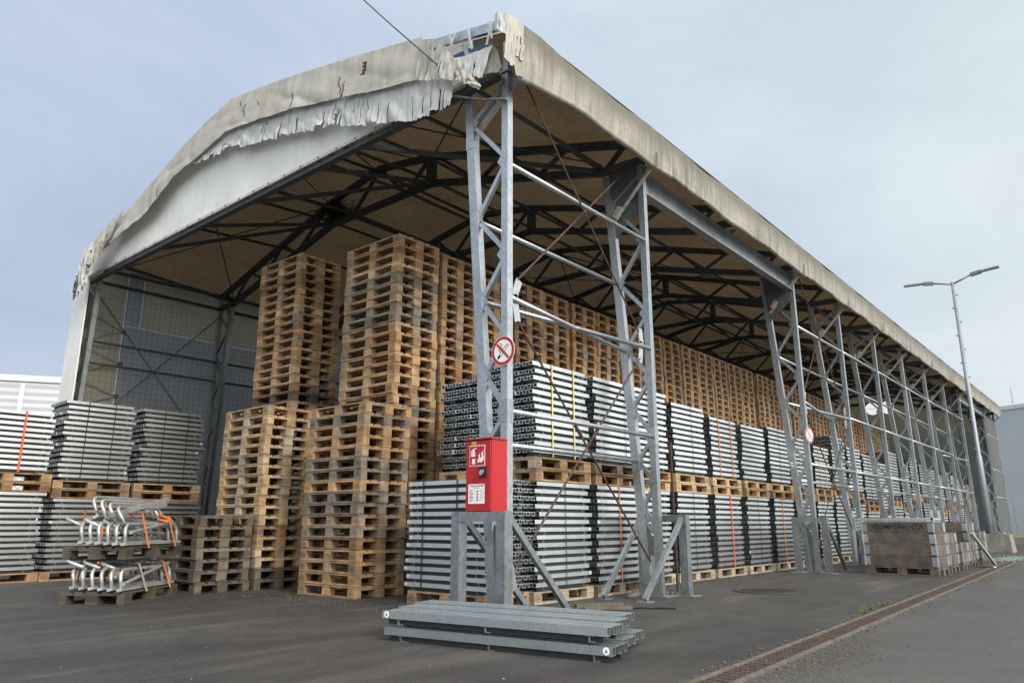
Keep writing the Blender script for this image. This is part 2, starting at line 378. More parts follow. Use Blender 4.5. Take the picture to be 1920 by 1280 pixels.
for a in range(-7, 8):
    for b in range(-7, 8):
        if math.hypot(a, b)*.05 < .36 and (a+b) % 2: m.box(a*.05-.018, a*.05+.018, b*.05-.018, b*.05+.018, .007, .013)
m.build('cover_plate', M_MANH, mh)

# ------------------------------------------------------------------ the hall (one building, its parts below it)
hall = thing('storage_hall', 'long open-sided steel storage hall with torn grey tarpaulin gable and lattice columns', 'storage hall')
XL = -12.17; XC = -6.085
XS = [.25,-1,-2.7,-4.54,-6.085,-7.63,-9.4,-10.8,-12.35]
ZF = [6.47,6.77,7.19,7.62,7.88,7.52,6.93,6.62,6.42]
ZI = [6.50,6.92,7.42,7.86,8.09,7.86,7.40,6.95,6.50]
def lerp(a, b, t): return a+(b-a)*t
def interp(xs, zs, x):
    for i in range(len(xs)-1):
        if xs[i] >= x >= xs[i+1]: return lerp(zs[i], zs[i+1], (xs[i]-x)/(xs[i]-xs[i+1]))
    return zs[-1] if x < xs[-1] else zs[0]
def roofz(x, y):
    t = max(0, min(1, (y+.3)/3.0)); return lerp(interp(XS, ZF, x), interp(XS, ZI, x), t)
YEND = S*12+.25
m = MB(); ys = [-.27] + [S*k*.5 for k in range(1, 25)] + [YEND]
xs = []
for i in range(len(XS)-1): xs += [lerp(XS[i], XS[i+1], q/3) for q in range(3)]
xs.append(XS[-1])
vs = [(x, (y if y > -.2 or -11.4 < x < -1.25 else (-.02 if x > -5 else .25)), roofz(x, y) - .01 + (.03*math.sin(y*math.pi/S)**2 if -10.5 < x < -2 else 0)) for y in ys for i, x in enumerate(xs)]; nx = len(xs)
m.add(vs, [(j*nx+i, j*nx+i+1, (j+1)*nx+i+1, (j+1)*nx+i) for j in range(len(ys)-1) for i in range(nx-1)])
m.build('roof_membrane', M_ROOF, hall, True)
# eave strip along the open side with rolled lower edge
m = MB(); NY = 150; rows = 7
def eave_pt(y, q):
    c = math.sin(math.pi*y/S)**2; zt = 6.47 - .035*c; zb = 5.93 + .03*math.sin(math.pi*y/S+.4)**2 - .20*math.exp(-max(0, y+.2)/.55)
    x = .25 + .025*math.sin(q*3.0) + .012*math.sin(y*5.1+q*2)
    return (x + (.015 if q < .05 else 0), y, lerp(zt, zb, q))
for j in range(NY+1):
    y = lerp(-.22, YEND, j/NY)
    for q in range(rows): m.v.append(eave_pt(y + (.05*math.sin(q*1.3) if j == 0 else 0), q/(rows-1)))
for j in range(NY):
    for q in range(rows-1): m.f.append((j*rows+q, j*rows+q+1, (j+1)*rows+q+1, (j+1)*rows+q)); m.m.append(0)
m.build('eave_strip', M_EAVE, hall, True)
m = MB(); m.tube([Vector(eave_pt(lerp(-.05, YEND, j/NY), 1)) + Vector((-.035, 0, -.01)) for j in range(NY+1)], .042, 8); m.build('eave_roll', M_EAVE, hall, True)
# gable panel
m = MB(); NX = 48
for i in range(NX+1):
    x = lerp(-.45, -11.75, i/NX)
    for q in range(5): m.v.append((x, -.12 + .012*math.sin(i*.9+q), lerp(roofz(x, -.25)-.06, 6.0, q/4)))
for i in range(NX):
    for q in range(4): m.f.append((i*5+q, i*5+q+1, (i+1)*5+q+1, (i+1)*5+q)); m.m.append(0)
m.build('gable_panel', M_GABLE, hall, True)
m = MB(); m.box(-11.75, -.45, -.150, -.128, 5.985, 6.035); m.build('gable_hem', M_LINER, hall)
m = MB(); m.box(-11.95, -.1, -.10, .0, 5.91, 5.98); m.build('gable_beam', M_TRUSS, hall)
m = MB()
for i in range(26): m.disc((-.9-i*.425, -.151, 6.012), .016, 8, 0, .012)
m.build('hem_bolt', M_DULL, hall)

def cloth(name, mt, top, bot, nu, nv, amp, seed, jag=0.0, slit=0.0, y0=-.33, parent=hall, wav=1.0, fringe=0.0):
    """hanging fabric: lofted between two polylines of (x,y,z), folded, with a ragged lower edge and slits"""
    r_ = random.Random(seed); m = MB()
    def at(pl, t):
        d = [0]
        for i in range(len(pl)-1): d.append(d[-1]+(Vector(pl[i+1])-Vector(pl[i])).length)
        tt = t*d[-1]
        for i in range(len(pl)-1):
            if tt <= d[i+1] + 1e-9: return Vector(pl[i]).lerp(Vector(pl[i+1]), (tt-d[i])/max(1e-9, d[i+1]-d[i]))
        return Vector(pl[-1])
    ph = [r_.uniform(0, 6.28) for _ in range(6)]; jg = [r_.gauss(0, 1) for _ in range(nu+1)]
    cut = 0
    strip = []
    cur = r_.gauss(0, 1)
    for i in range(nu+1):
        if r_.random() < .16: cur = r_.gauss(0, 1)
        strip.append(cur + r_.gauss(0, .25))
    for i in range(nu+1):
        a = at(top, i/nu); b = at(bot, i/nu); b = b + (b-a).normalized()*jag*(jg[i]*.4+strip[i])
        for q in range(nv+1):
            t = q/nv; p = a.lerp(b, t); u = i/nu*wav
            o = amp*(math.sin(u*23+ph[0]+t*2)*.5 + math.sin(u*57+ph[1]-t*3)*.3 + math.sin(u*11+ph[2]+t*5)*.6 + math.sin(u*131+ph[3])*.18 + math.sin(t*9+u*40+ph[4])*.25)
            p = p + Vector((r_.gauss(0, amp*.10), -abs(o)*(.25+.75*t) - fringe*t*t*abs(strip[i]), r_.gauss(0, amp*.10)))
            m.v.append(tuple(p))
    dead = set()
    for i in range(nu):
        if r_.random() < slit:
            q0 = r_.randint(0, max(1, int(nv*.6))); ii = i; wide = r_.random() < .3
            for q in range(q0, min(nv, q0+r_.randint(max(2, nv//6), max(3, int(nv*.55))))):
                ii += r_.choice((-1,) + (0,)*7 + (1,)); dead.add((ii, q))
                if wide: dead.add((ii+1, q)); dead.add((ii+1+(q % 2), q))
        if jag and abs(strip[i]-strip[i+1]) > .9:
            for q in range(int(nv*.45), nv): dead.add((i, q))
    n1 = nv+1
    for i in range(nu):
        for q in range(nv):
            if (i, q) not in dead: m.f.append((i*n1+q, i*n1+q+1, (i+1)*n1+q+1, (i+1)*n1+q)); m.m.append(0)
    return m.build(name, mt, parent, True)
def edge(x, dz=0, y=-.30): return (x, y, roofz(x, -.25)+.02+dz)
xt = [-1.15,-2.0,-3.0,-4.0,-5.0,-5.9,-6.8,-7.8,-8.8,-9.6,-10.3]
low = {-1.15:6.20,-2.0:6.40,-3.0:6.66,-4.0:6.90,-5.0:7.10,-5.9:7.24,-6.8:7.10,-7.8:6.93,-8.8:6.50,-9.6:6.42,-10.3:6.33}
cloth('torn_overlay', M_TARP, [edge(x) for x in xt], [(x, -.34, low[x]) for x in xt], 300, 22, .026, 3, .0, .030)
xt2 = [-.62,-1.3,-2.0,-3.0,-4.0,-5.0,-5.75,-6.4,-7.0]
cloth('torn_liner', M_LINER, [(x, -.27, interp([-.0]+xt[:7]+[-12], [6.0]+[low[q] for q in xt[:7]]+[6.9], x)+.05) for x in xt2],
      [(-.62,-.27,5.64),(-1.3,-.28,5.72),(-2.0,-.28,5.96),(-3.0,-.28,6.27),(-4.0,-.28,6.52),(-5.0,-.27,6.75),(-5.75,-.27,6.93),(-6.4,-.27,7.00),(-7.0,-.27,7.05)], 330, 12, .028, 11, .022, .045, wav=2.6, fringe=.012)
# right corner: loose flaps, bared frame, blue sheet
cloth('hanging_flap', M_TARP, [(-1.15,-.34,6.76),(-.80,-.37,6.60),(-.63,-.40,6.40),(-.34,-.42,5.98),(-.04,-.40,5.62)], [(-1.15,-.35,6.18),(-.97,-.38,6.08),(-.64,-.42,5.95),(-.34,-.42,5.78),(-.06,-.40,5.55)], 60, 12, .035, 21, .012, .02, wav=1.0)
cloth('hanging_flap', M_LINER, [(-.70,-.27,6.33),(-.45,-.28,6.24),(-.19,-.28,6.20),(.0,-.27,6.19)], [(-.58,-.30,5.98),(-.42,-.31,5.93),(-.26,-.30,5.86),(-.14,-.28,5.80)], 30, 10, .030, 22, .01, wav=.8)
cloth('hanging_flap', M_EAVE, [(-.06,-.23,6.30),(.03,-.22,6.14),(.09,-.20,5.90)], [(-.22,-.24,5.90),(-.10,-.24,5.87),(.06,-.21,5.84)], 16, 10, .02, 23, .01, wav=.6)
cloth('corner_flap', M_LINER, [(.06,-.30,6.54),(.14,-.33,6.53),(.25,-.30,6.48)], [(.09,-.32,6.27),(.16,-.36,6.20),(.25,-.31,6.16)], 18, 10, .025, 24, .012, wav=.7)
cloth('corner_flap', M_TARP, [(.25,-.30,6.46),(.275,-.2,6.46),(.285,-.05,6.44)], [(.235,-.33,5.90),(.275,-.24,5.82),(.30,-.06,6.02)], 18, 12, .03, 25, .03, wav=.7)
cloth('blue_sheet', M_BLUE, [(-.75,-.16,6.45),(-.4,-.16,6.42),(-.08,-.16,6.37)], [(-.75,-.18,6.36),(-.4,-.18,6.33),(-.08,-.18,6.28)], 16, 4, .012, 26)
m = MB(); m.bar((-1.35,-.20,6.79), (.10,-.20,6.45), .05, .12); m.bar((-.93,-.19,6.64), (-.90,-.19,6.0), .06); m.bar((-.55,-.17,6.50), (-.40,-.17,6.15), .05); m.build('gable_frame', M_POST, hall)
m = MB()
for (x, l, dx) in ((-.70,.22,.06),(-.60,.16,-.05),(-.40,.34,.10),(-.05,.26,.06),(-.02,.30,-.05)):
    z0 = roofz(x, -.25)-.02; m.bar((x,-.27,z0), (x+dx,-.29,z0-l), .030, .006, (0,1,0))
m.build('torn_ribbon', M_LINER, hall)
# crumpled fabric at the far left corner
cloth('crumpled_corner', M_TARP, [(-9.6,-.36,6.90),(-10.1,-.40,6.76),(-10.5,-.42,6.64),(-10.9,-.40,6.54),(-11.25,-.36,6.44)], [(-10.2,-.36,6.34),(-10.45,-.42,6.06),(-10.7,-.46,5.92),(-10.95,-.44,5.50),(-11.2,-.40,5.66)], 70, 18, .075, 31, .04, .0, wav=.8)
cloth('crumpled_corner', M_LINER, [(-10.7,-.42,6.52),(-11.0,-.46,6.48),(-11.4,-.40,6.38)], [(-10.7,-.46,5.70),(-11.0,-.48,5.42),(-11.35,-.42,5.78)], 50, 16, .06, 32, .07, .02)
cloth('crumpled_corner', M_TARP, [(-11.2,-.38,6.44),(-11.4,-.34,6.38),(-11.55,-.27,6.32)], [(-11.3,-.44,5.75),(-11.45,-.40,5.50),(-11.6,-.30,5.80)], 30, 14, .075, 33, .09, .05)

# left wall and far end
XW = -12.05
def sheet(y0, y1, z0, z1, x=None): return MB().add([(XW if x is None else x,y0,z0),(XW if x is None else x,y1,z0),(XW if x is None else x,y1,z1),(XW if x is None else x,y0,z1)], [(0,1,2,3)])
m = sheet(.85, S*12, .02, 5.22); m.build('side_wall_panel', M_WALL, hall)
m = sheet(1.2, S*12, 5.222, 6.5); m.build('side_wall_band', M_BAND, hall)
m = sheet(.848, 1.198, 5.222, 6.5); m.build('side_wall_flap', M_WALL, hall)
m = sheet(-.10, .848, .02, 6.45, XW-.006); m.build('side_wall_edge', M_BAND, hall)
m = MB(); m.add([(-11.62,-.13,.02),(-12.28,-.16,.02),(-12.28,-.16,6.3),(-11.62,-.13,6.0), (-11.62,-.10,.02),(-12.28,-.12,.02),(-12.28,-.12,6.3),(-11.62,-.10,6.0)], [(0,1,2,3),(7,6,5,4),(0,4,5,1),(1,5,6,2),(2,6,7,3),(3,7,4,0)]); m.build('corner_return', M_GABLE, hall)
for k in range(7):
    z = 5.05-k*.72
    m = MB(); m.ring((0,0,0), .03, .05, 12, .02); 
    o = m.build('lacing_ring', M_BLACK, hall, loc=(XW+.03, .87, z)); o.rotation_euler.z = R(90)
    m = MB(); m.bar((XW+.03,.86,z), (XW+.10,.04,z+.30), .022); m.bar((XW+.03,.86,z), (XW+.10,.04,z-.26), .022); m.build('lacing_strap', M_DULL, hall)
YE = S*12+.06
m = MB(); m.add([(XW,YE,.02),(-.15,YE,.02),(-.15,YE,5.30),(XW,YE,5.30)], [(0,1,2,3)]); m.build('end_wall_panel', M_WALL, hall)
m = MB(); nn = 24
for i in range(nn+1):
    x = lerp(-.15, XW, i/nn); m.v += [(x, YE, 5.302), (x, YE, roofz(x, 30)-.01)]
for i in range(nn): m.f.append((2*i, 2*i+1, 2*i+3, 2*i+2)); m.m.append(0)
m.build('end_wall_band', M_BAND, hall)
m = sheet(S*11.12, S*12, .02, 5.7, -.02); m.build('end_side_panel', M_WALL, hall)

# columns
PRES = [0,1,3,4,5,6,7,8,9,11,12]
ZN_I = [5.53,4.29,3.29,2.45,1.73,1.12]; ZN_O = [5.95,4.90,3.78,2.85,2.04,1.42,.85]
def column_parts(mir):
    """meshes of one lattice column in local coords (outer post corner at origin); mir flips it for the left side"""
    f_ = -1 if mir else 1
    def X(x): return x*f_
    def ix(z): return -.195 - (z/6.0)*.445       # centre line of the inclined inner post
    A = MB(); A.bar((X(-.045),.045,0.0), (X(-.045),.045,6.0), .09, .09, (0,1,0)); A.box(min(X(-.10),X(.02)), max(X(-.10),X(.02)), -.02, .11, 6.0, 6.02); A.bar((X(-.045),.045,6.02), (X(-.045),.045,6.42), .07, .07, (0,1,0))
    B = MB(); B.bar((X(ix(0)),.05,0), (X(ix(6.05)),.05,6.05), .115, .09, (0,1,0))
    Cc = MB(); seq = []
    for i in range(6):
        seq.append((ix(ZN_I[i])+.05, ZN_I[i]))
        o_ = (-.085, ZN_O[i]-.06); Cc.bar((X(o_[0]),.05,o_[1]), (X(seq[-1][0]),.05,seq[-1][1]+.03), .05, .045, (0,1,0))
        o_ = (-.085, ZN_O[i+1]+.06); Cc.bar((X(seq[-1][0]),.05,seq[-1][1]-.03), (X(o_[0]),.05,o_[1]), .05, .045, (0,1,0))
    D = MB(); D.prism([(X(-.08),.012),(X(ix(0)+.05),.012),(X(ix(.9)+.05),.92),(X(-.08),.62)], lambda a, b, t: (a, t, b), .040, .052)
    extra = []
    for z_ in (2.28, 5.30): extra.append(('splice_sleeve', MB().bar((X(ix(z_)),.05,z_-.09), (X(ix(z_)),.05,z_+.09), .125, .098, (0,1,0)).mesh('splice_sleeve', M_POST)))
    extra.append(('splice_sleeve', MB().bar((X(-.045),.045,1.92), (X(-.045),.045,2.16), .100, .100, (0,1,0)).mesh('splice_sleeve', M_POST)))
    for zz, xx in [(z_, -.085) for z_ in ZN_O[1:]] + [(z_, ix(z_)+.05) for z_ in ZN_I]:
        extra.append(('gusset', MB().prism([(X(xx-.01),zz-.10),(X(xx+(-.085 if xx == -.085 else .085)),zz),(X(xx-.01),zz+.10)], lambda a, b, t: (a, t, b), .020, .026).mesh('gusset', M_POST)))
    E_ = MB(); E_.box(min(X(-.42),X(.12)), max(X(-.42),X(.12)), -.10, .20, .001, .014)
    for q in (-.36,-.02,.06):
        for yy in (-.07,.16): E_.tube([(X(q),yy,.014),(X(q),yy,.055)], .013, 6)
    return [('outer_post', A.mesh('outer_post', M_POST)), ('inner_post', B.mesh('inner_post', M_POST)), ('lacing', Cc.mesh('lacing', M_POST)), ('web_plate', D.mesh('web_plate', M_DULL)), *extra, ('base_plate', E_.mesh('base_plate', M_DULL))]
cr = column_parts(False); clf = column_parts(True)
for k in range(13):
    for parts, x0, pres in ((cr, 0.0, k in PRES), (clf, XL, True)):
        if not pres: continue
        c = bpy.data.objects.new('column', parts[0][1]); COL.objects.link(c); c.parent = hall; c.location = (x0, S*k, 0)
        for nm, me in parts[1:]: link(nm, me, c)
# horizontal tubes between the columns
ZLW = (4.72, 4.25)
def ixw(z): return -.195 - (z/6.0)*.445
bays = [(0,1),(3,4),(4,5),(5,6),(6,7),(7,8),(8,9),(11,12)]
BRACED = {(0,1),(3,4),(8,9)}
for (a, b) in bays:
    ya, yb = S*a+.09, S*b
    rails = [((-.03,ya,4.85),(-.03,yb,4.85)), ((ixw(4.29),ya,4.29),(ixw(4.29),yb,4.29)), ((-.03,ya,2.04),(-.03,yb,2.04)), ((ixw(1.73)+.02,ya,1.73),(ixw(1.73)+.02,yb,1.73))]
    if (a, b) in BRACED: rails += [((-.02,ya,3.27),(ixw(3.30),yb,3.28)), ((ixw(3.30),ya,3.31),(-.02,yb,3.25))]
    else: rails += [((-.03,ya,3.27),(-.03,yb,3.27))]
    for p, q in rails:
        m = MB(); m.tube([p, q], .030, 10); m.tube([Vector(p)-Vector((0,.03,0)), Vector(p)+Vector((0,.05,0))], .014, 6); m.build('tie_tube', M_TUBE, hall, True)
    if (a, b) in BRACED:
        for (p, q) in (((.03,ya+.2,5.98),(-.05,yb-.22,3.45)), ((-.25,yb-.1,5.95),(-.05,ya+.14,3.52)), ((-.05,ya+.14,3.05),(-.06,yb-.14,.42)), ((-.05,yb-.22,3.08),(-.06,ya+.06,.42))):
            m = MB(); m.tube([p, q], .013, 6); p, q = Vector(p), Vector(q)
            mid = p.lerp(q, .42); dv = (q-p).normalized(); m.tube([mid-dv*.10, mid+dv*.10], .022, 6)
            m.build('brace_rod', M_ROD, hall)
        for (y_, z_, s_) in ((ya+.14, 3.28, 1), (yb-.22, 3.26, -1)):
            m = MB()
            m.bar((-.05,y_+.03,z_+.24), (-.05,y_-.06*s_,z_+.04), .10, .012, (1,0,0)); m.bar((-.05,y_-.06*s_,z_+.06), (-.05,y_,z_-.24), .10, .012, (1,0,0))
            m.build('brace_bracket', M_TUBE, hall)
        for (y_, s_) in ((ya+.02, 1), (yb-.10, -1)):
            m = MB(); m.bar((-.05,y_,.50), (-.05,y_+.06*s_,.26), .09, .015, (1,0,0)); m.build('foot_bracket', M_TUBE, hall)
for k in range(12):
    ya, yb = S*k+.09, S*(k+1)
    for z_ in ZLW:
        m = MB(); m.tube([(XL+.25,ya,z_), (XL+.25,yb,z_)], .028, 6); m.build('tie_tube', M_TRUSS, hall)
    if k in (0, 3, 8):
        for (z0_, z1_) in ((2.6,5.9),(5.9,2.6)):
            m = MB(); m.tube([(XL+.22,ya,z0_), (XL+.22,yb,z1_)], .014, 5); m.build('brace_rod', M_TRUSS, hall)
    m = MB(); m.tube([(XL+.35,ya,6.02), (XL+.35,yb,6.02)], .04, 6); m.build('tie_tube', M_TRUSS, hall)
# truss over every bay line
BC = [(-.69,6.14),(-4.54,7.17),(-7.63,7.17),(-11.48,6.14)]; TC = [(-.03,6.40),(-4.54,7.72),(XC,7.98),(-7.63,7.72),(-12.14,6.40)]
def zt(pl, x):
    for i in range(len(pl)-1):
        if pl[i][0] >= x >= pl[i+1][0]: return lerp(pl[i][1], pl[i+1][1], (pl[i][0]-x)/(pl[i][0]-pl[i+1][0]))
T1 = MB(); yv = .05
for pl in (BC, TC):
    for i in range(len(pl)-1): T1.bar((pl[i][0],yv,pl[i][1]), (pl[i+1][0],yv,pl[i+1][1]), .10, .115)
T1.bar((.0,yv,6.12), (-.69,yv,6.14), .09, .12); T1.bar((XL,yv,6.12), (-11.48,yv,6.14), .09, .12)
T2 = MB()
for xk in (-4.54,-7.63): T2.bar((xk,yv,zt(BC,xk)), (xk,yv,zt(TC,xk)), .20, .09)
nb = [-.69,-2.0,-3.3,-4.54]; ntp = [-1.35,-2.65,-3.95]
def web(xa, ta, xb, tb): T2.bar((xa,yv,zt(ta,xa)), (xb,yv,zt(tb,xb)), .055, .06)
for fl in (0, 1):
    g_ = (lambda x: 2*XC-x) if fl else (lambda x: x)
    T2.bar((g_(-.69),yv,6.14), (g_(-.30),yv,zt(TC,g_(-.30))), .06); web(g_(-.69), BC, g_(-1.35), TC)
    web(g_(-1.35), TC, g_(-2.0), BC); web(g_(-2.0), BC, g_(-2.65), TC); web(g_(-2.65), TC, g_(-3.3), BC); web(g_(-3.3), BC, g_(-4.4), TC)
    web(g_(-4.6), BC, g_(-5.2), TC) if False else None
    web(g_(-4.6), TC, g_(-5.25), BC); web(g_(-5.25), BC, XC, TC)
me1, me2 = T1.mesh('truss', M_TRUSS), T2.mesh('truss_web', M_TRUSS)
for k in range(1, 13):
    t_ = link('truss', me1, hall, (0, S*k, 0)); link('truss_web', me2, t_)
# long purlins
PL = [(-.72,6.22),(-2.65,7.12),(-4.54,7.24),(-4.44,7.60),(-5.25,7.22),(XC,7.90),(-6.9,7.22),(-7.73,7.60),(-7.63,7.24),(-9.5,7.10),(-11.4,6.22)]
for (x, z) in PL:
    m = MB(); m.tube([(x,.0 if abs(x) < 1 or x < -11 else -.05, z-(.25 if abs(x+6) < 5 else .05)), (x, S, z), (x, S*12, z)], .032, 6); m.build('purlin', M_TRUSS, hall)
for k in (0, 3, 7, 10):
    for (xa, za, xb, zb) in ((-.7,6.25,-4.54,7.6),(-4.54,7.6,XC,7.9),(-7.63,7.6,XC,7.9),(-11.4,6.25,-7.63,7.6)):
        for sw in (0, 1):
            y0, y1 = (S*k+.1, S*k+S) if not sw else (S*k+S, S*k+.1)
            dz = .16 if k == 0 else 0
            m = MB(); m.tube([(xa,y0,za-(dz if not sw else 0)), (xb,y1,zb-(dz if sw else 0))], .014, 5); m.build('roof_brace', M_TRUSS, hall)
# struts from the gable frame down to the first truss
for (xa, xb) in ((-2.6,-.75),(-3.6,-4.54),(-5.4,-4.54),(-6.9,-7.63),(-8.6,-7.63),(-10.2,-11.45)):
    m = MB(); m.bar((xa,.0,5.95), (xb,S+.05,zt(BC,xb)+.02), .055, .06); m.build('gable_strut', M_TRUSS, hall)
# lintels carrying the missing columns
for (a, b) in ((1,3),(9,11)):
    y0, y1 = S*a+.09, S*b; m = MB()
    m.box(-.14,-.0, y0, y1, 5.905, 5.92); m.box(-.14,-.0, y0, y1, 5.60, 5.615); m.box(-.078,-.066, y0, y1, 5.615, 5.905); m.build('lintel_beam', M_POST, hall)
    for (yy, s_) in ((y0+.05, 1), (y1-.15, -1)):
        m = MB(); m.prism([(-.62,6.05),(-.09,6.05),(-.09,5.35),(-.50,5.0)], lambda p_, q_, t: (p_, t, q_), yy-.09*s_-.02, yy-.09*s_-.005); m.build('haunch_plate', M_TRUSS, hall)
    m = MB(); m.bar((.0,(y0+y1)/2,5.92), (.03,(y0+y1)/2+.12,6.02), .05, .02); m.box(-.03,.02,(y0+y1)/2,(y0+y1)/2+.06,5.92,6.0); m.build('lintel_bracket', M_POST, hall)
# ratchet straps holding the eave down
for k in PRES[1:]:
    m = MB(); y_ = S*k
    m.bar((.23,y_-.05,5.96), (-.50,y_-.08,5.18), .05, .012, (0,1,0)); m.bar((.27,y_-.05,6.10), (.27,y_-.05,5.90), .05, .012, (0,1,0)); m.bar((-.34,y_-.085,5.42), (-.44,y_-.085,5.27), .085, .06, (0,1,0)); m.build('tie_strap', M_STRAPG, hall)
m = MB(); m.bar((.16,.12,6.02), (-.60,.10,5.42), .07, .05, (0,1,0)); m.build('corner_stay', M_FRAME, hall)
m = MB(); m.bar((-.32,-.06,5.72), (.03,-.04,5.60), .05, .015, (0,0,1)); m.bar((-.32,-.06,5.72), (-.7,-.22,5.85), .04, .012); m.build('corner_strap', M_STRAPG, hall)
# twig nest on the truss knee
m = MB()
for i in range(260):
    c = Vector((-7.45+rnd.gauss(0,.20), S+.05+rnd.gauss(0,.14), 7.30+abs(rnd.gauss(0,.14)))); dv = Vector((rnd.gauss(0,1), rnd.gauss(0,1), rnd.gauss(0,.5))).normalized()*rnd.uniform(.08,.24)
    m.bar(c-dv, c+dv, .007)
tag(m.build('bird_nest', M_NEST), 'untidy dark twig nest on the front truss knee under the roof', 'nest')
tag(MB().tube([(-.48,-.40,5.90),(-.9,-.42,6.36),(-1.6,-.44,7.14),(-2.9,-.46,8.62),(-4.5,-.5,10.4),(-22,-.9,30.2)], .009, 6).build('overhead_cable', M_CABLE), 'thin dark cable rising to the upper left from the torn roof corner', 'cable')

# ------------------------------------------------------------------ crash guards round the column feet
def guard(x0, x1, y, dirn, label):
    t = thing('crash_guard', label, 'crash guard', ((x0+x1)/2, y, 0), 0, 'crash guards at the column feet'); hw = (x1-x0)/2
    for s_ in (-1, 1):
        m = MB(); m.box(s_*hw-.055, s_*hw+.055, -.055, .055, .012, 1.02); m.build('post', M_GUARD, t)
        m = MB(); m.box(s_*hw-.14, s_*hw+.14, -.13, .13, .001, .013)
        for q in (-.09, .09): m.tube([(s_*hw+q,-.10,.013), (s_*hw+q,-.10,.04)], .012, 6)
        m.build('foot_plate', M_DULL, t)
        m = MB(); ye = dirn*1.05; m.bar((s_*hw,dirn*.06,.97), (s_*(hw-.02),ye,.03), .06, .05, (1,0,0)); m.box(s_*(hw-.02)-.08, s_*(hw-.02)+.08, ye-.09, ye+.09, .001, .014); m.build('brace', M_GUARD, t)
    m = MB(); m.box(-hw+.056, hw-.056, -.045, .045, .925, 1.015); m.build('crossbar', M_GUARD, t)
    return t
guard(-.31, .27, -.36, 1, 'galvanised crash guard below the red fire cabinet at the front column')
guard(-.42, .20, 3.36, -1, 'galvanised crash guard behind the second column, braces towards the camera')
guard(-.31, .24, 8.95, 1, 'galvanised crash guard before the third column beyond the wide opening')
m = MB(); m.box(-.30, .02, 2.98, 3.00, .004, .15); m.box(-.30, -.28, 2.70, 2.98, .004, .05)
tag(m.build('steel_plate', M_DULL), 'dull upright steel plate standing at the foot of the second column', 'steel plate')

# ------------------------------------------------------------------ fire cabinet and signs on the front column
cab = thing('fire_cabinet', 'red wall cabinet for a fire extinguisher, numbered 705, on the front column', 'fire cabinet', (-.14, -.03, 1.02))
m = MB(); m.box(-.165,.165,-.235,-.0,.0,.70); m.build('cabinet_body', M_RED, cab)
m = MB(); m.box(-.160,.160,-.252,-.237,.006,.688); m.build('door', M_RED, cab)
m = MB()
for z_ in (.10,.35,.60): m.tube([(-.163,-.246,z_-.03),(-.163,-.246,z_+.03)], .007, 6)
m.build('hinge', M_RED, cab)
m = MB(); m.box(-.163,.163,-.2372,-.2358,.002,.694); m.build('door_gasket', M_BLACK, cab)
m = MB(); m.box(-.18,.18,-.262,.0,.702,.716); m.build('lid', M_RED, cab)
def front(x, y, z, s=1): return Matrix.Translation((x, y, z)) @ Matrix.Rotation(R(90), 4, 'X')
pic = MB(); pic.box(-.115,.095,-.2545,-.2525,.44,.645); pic.mi = 1
pic.box(-.108,.088,-.2565,-.2548,.447,.638); pic.mi = 0
YP0, YP1 = -.2585, -.2568
pic.box(-.076,-.036,YP0,YP1,.460,.572); pic.prism([(-.076,.573),(-.036,.573),(-.046,.594),(-.066,.594)], lambda a, b, t: (a, t, b), YP1, YP0); pic.box(-.062,-.046,YP0,YP1,.594,.612)
pic.bar((-.048,(YP0+YP1)/2,.606), (-.022,(YP0+YP1)/2,.618), .0015, .010); pic.bar((-.062,(YP0+YP1)/2,.606), (-.088,(YP0+YP1)/2,.585), .0015, .010); pic.bar((-.088,(YP0+YP1)/2,.585), (-.092,(YP0+YP1)/2,.535), .0015, .009)
pic.mi = 1; pic.box(-.074,-.034,YP0-.002,YP0-.0005,.515,.535); pic.mi = 0
for (ox, sc_) in ((.0,1.0),(.035,1.25)):
    pic.prism([(ox+a*sc_, .470+b*sc_) for a, b in ((.0,.0),(.03,.012),(.038,.04),(.028,.07),(.034,.10),(.012,.075),(.016,.05),(.0,.03))], lambda a, b, t: (a, t, b), YP1, YP0)
pic.build('extinguisher_pictogram', [M_WHITE, M_REDSIGN], cab)
lt = MB(); lt.box(.02,.115,-.262,-.2525,.325,.425); lt.build('latch_plate', M_BLACK, cab)
lt = MB(); lt.disc((.062,-.263,.375), .026, 16, 0, .012); lt.bar((.062,-.276,.378), (.098,-.276,.388), .012, .03); lt.bar((.05,-.270,.375), (.05,-.270,.345), .014, .01); lt.build('latch_handle', M_CHROME, cab)
no = MB(); no.box(-.125,.095,-.2550,-.2525,.075,.265); no.mi = 1
no.text('Verhalten im Brandfall', front(-.015, -.2562, .248), .021, .0004); no.text('Ruhe bewahren', front(-.015,-.2562,.228), .012, .0002)
for i in range(9): no.box(-.110, -.110+rnd.uniform(.04,.07), -.2562, -.2552, .205-i*.013, .2085-i*.013)
for i in range(5): no.box(.035, .035+rnd.uniform(.02,.045), -.2562, -.2552, .20-i*.022, .203-i*.022)
no.mi = 2
for i in range(4): no.box(-.012, .010, -.2562, -.2552, .186-i*.028, .203-i*.028)
no.mi = 3
no.box(-.128,-.1252,-.2556,-.2525,.072,.268); no.box(.0952,.098,-.2556,-.2525,.072,.268); no.box(-.1252,.0952,-.2556,-.2525,.072,.0748); no.box(-.1252,.0952,-.2556,-.2525,.2652,.268)
no.build('notice_sheet', [M_WHITE, M_BLACK, M_REDSIGN, M_REDSIGN], cab)
nb_ = MB(); nb_.text('705', front(-.055, -.2545, .664), .045, .003); nb_.build('number', M_YELLOW, cab)
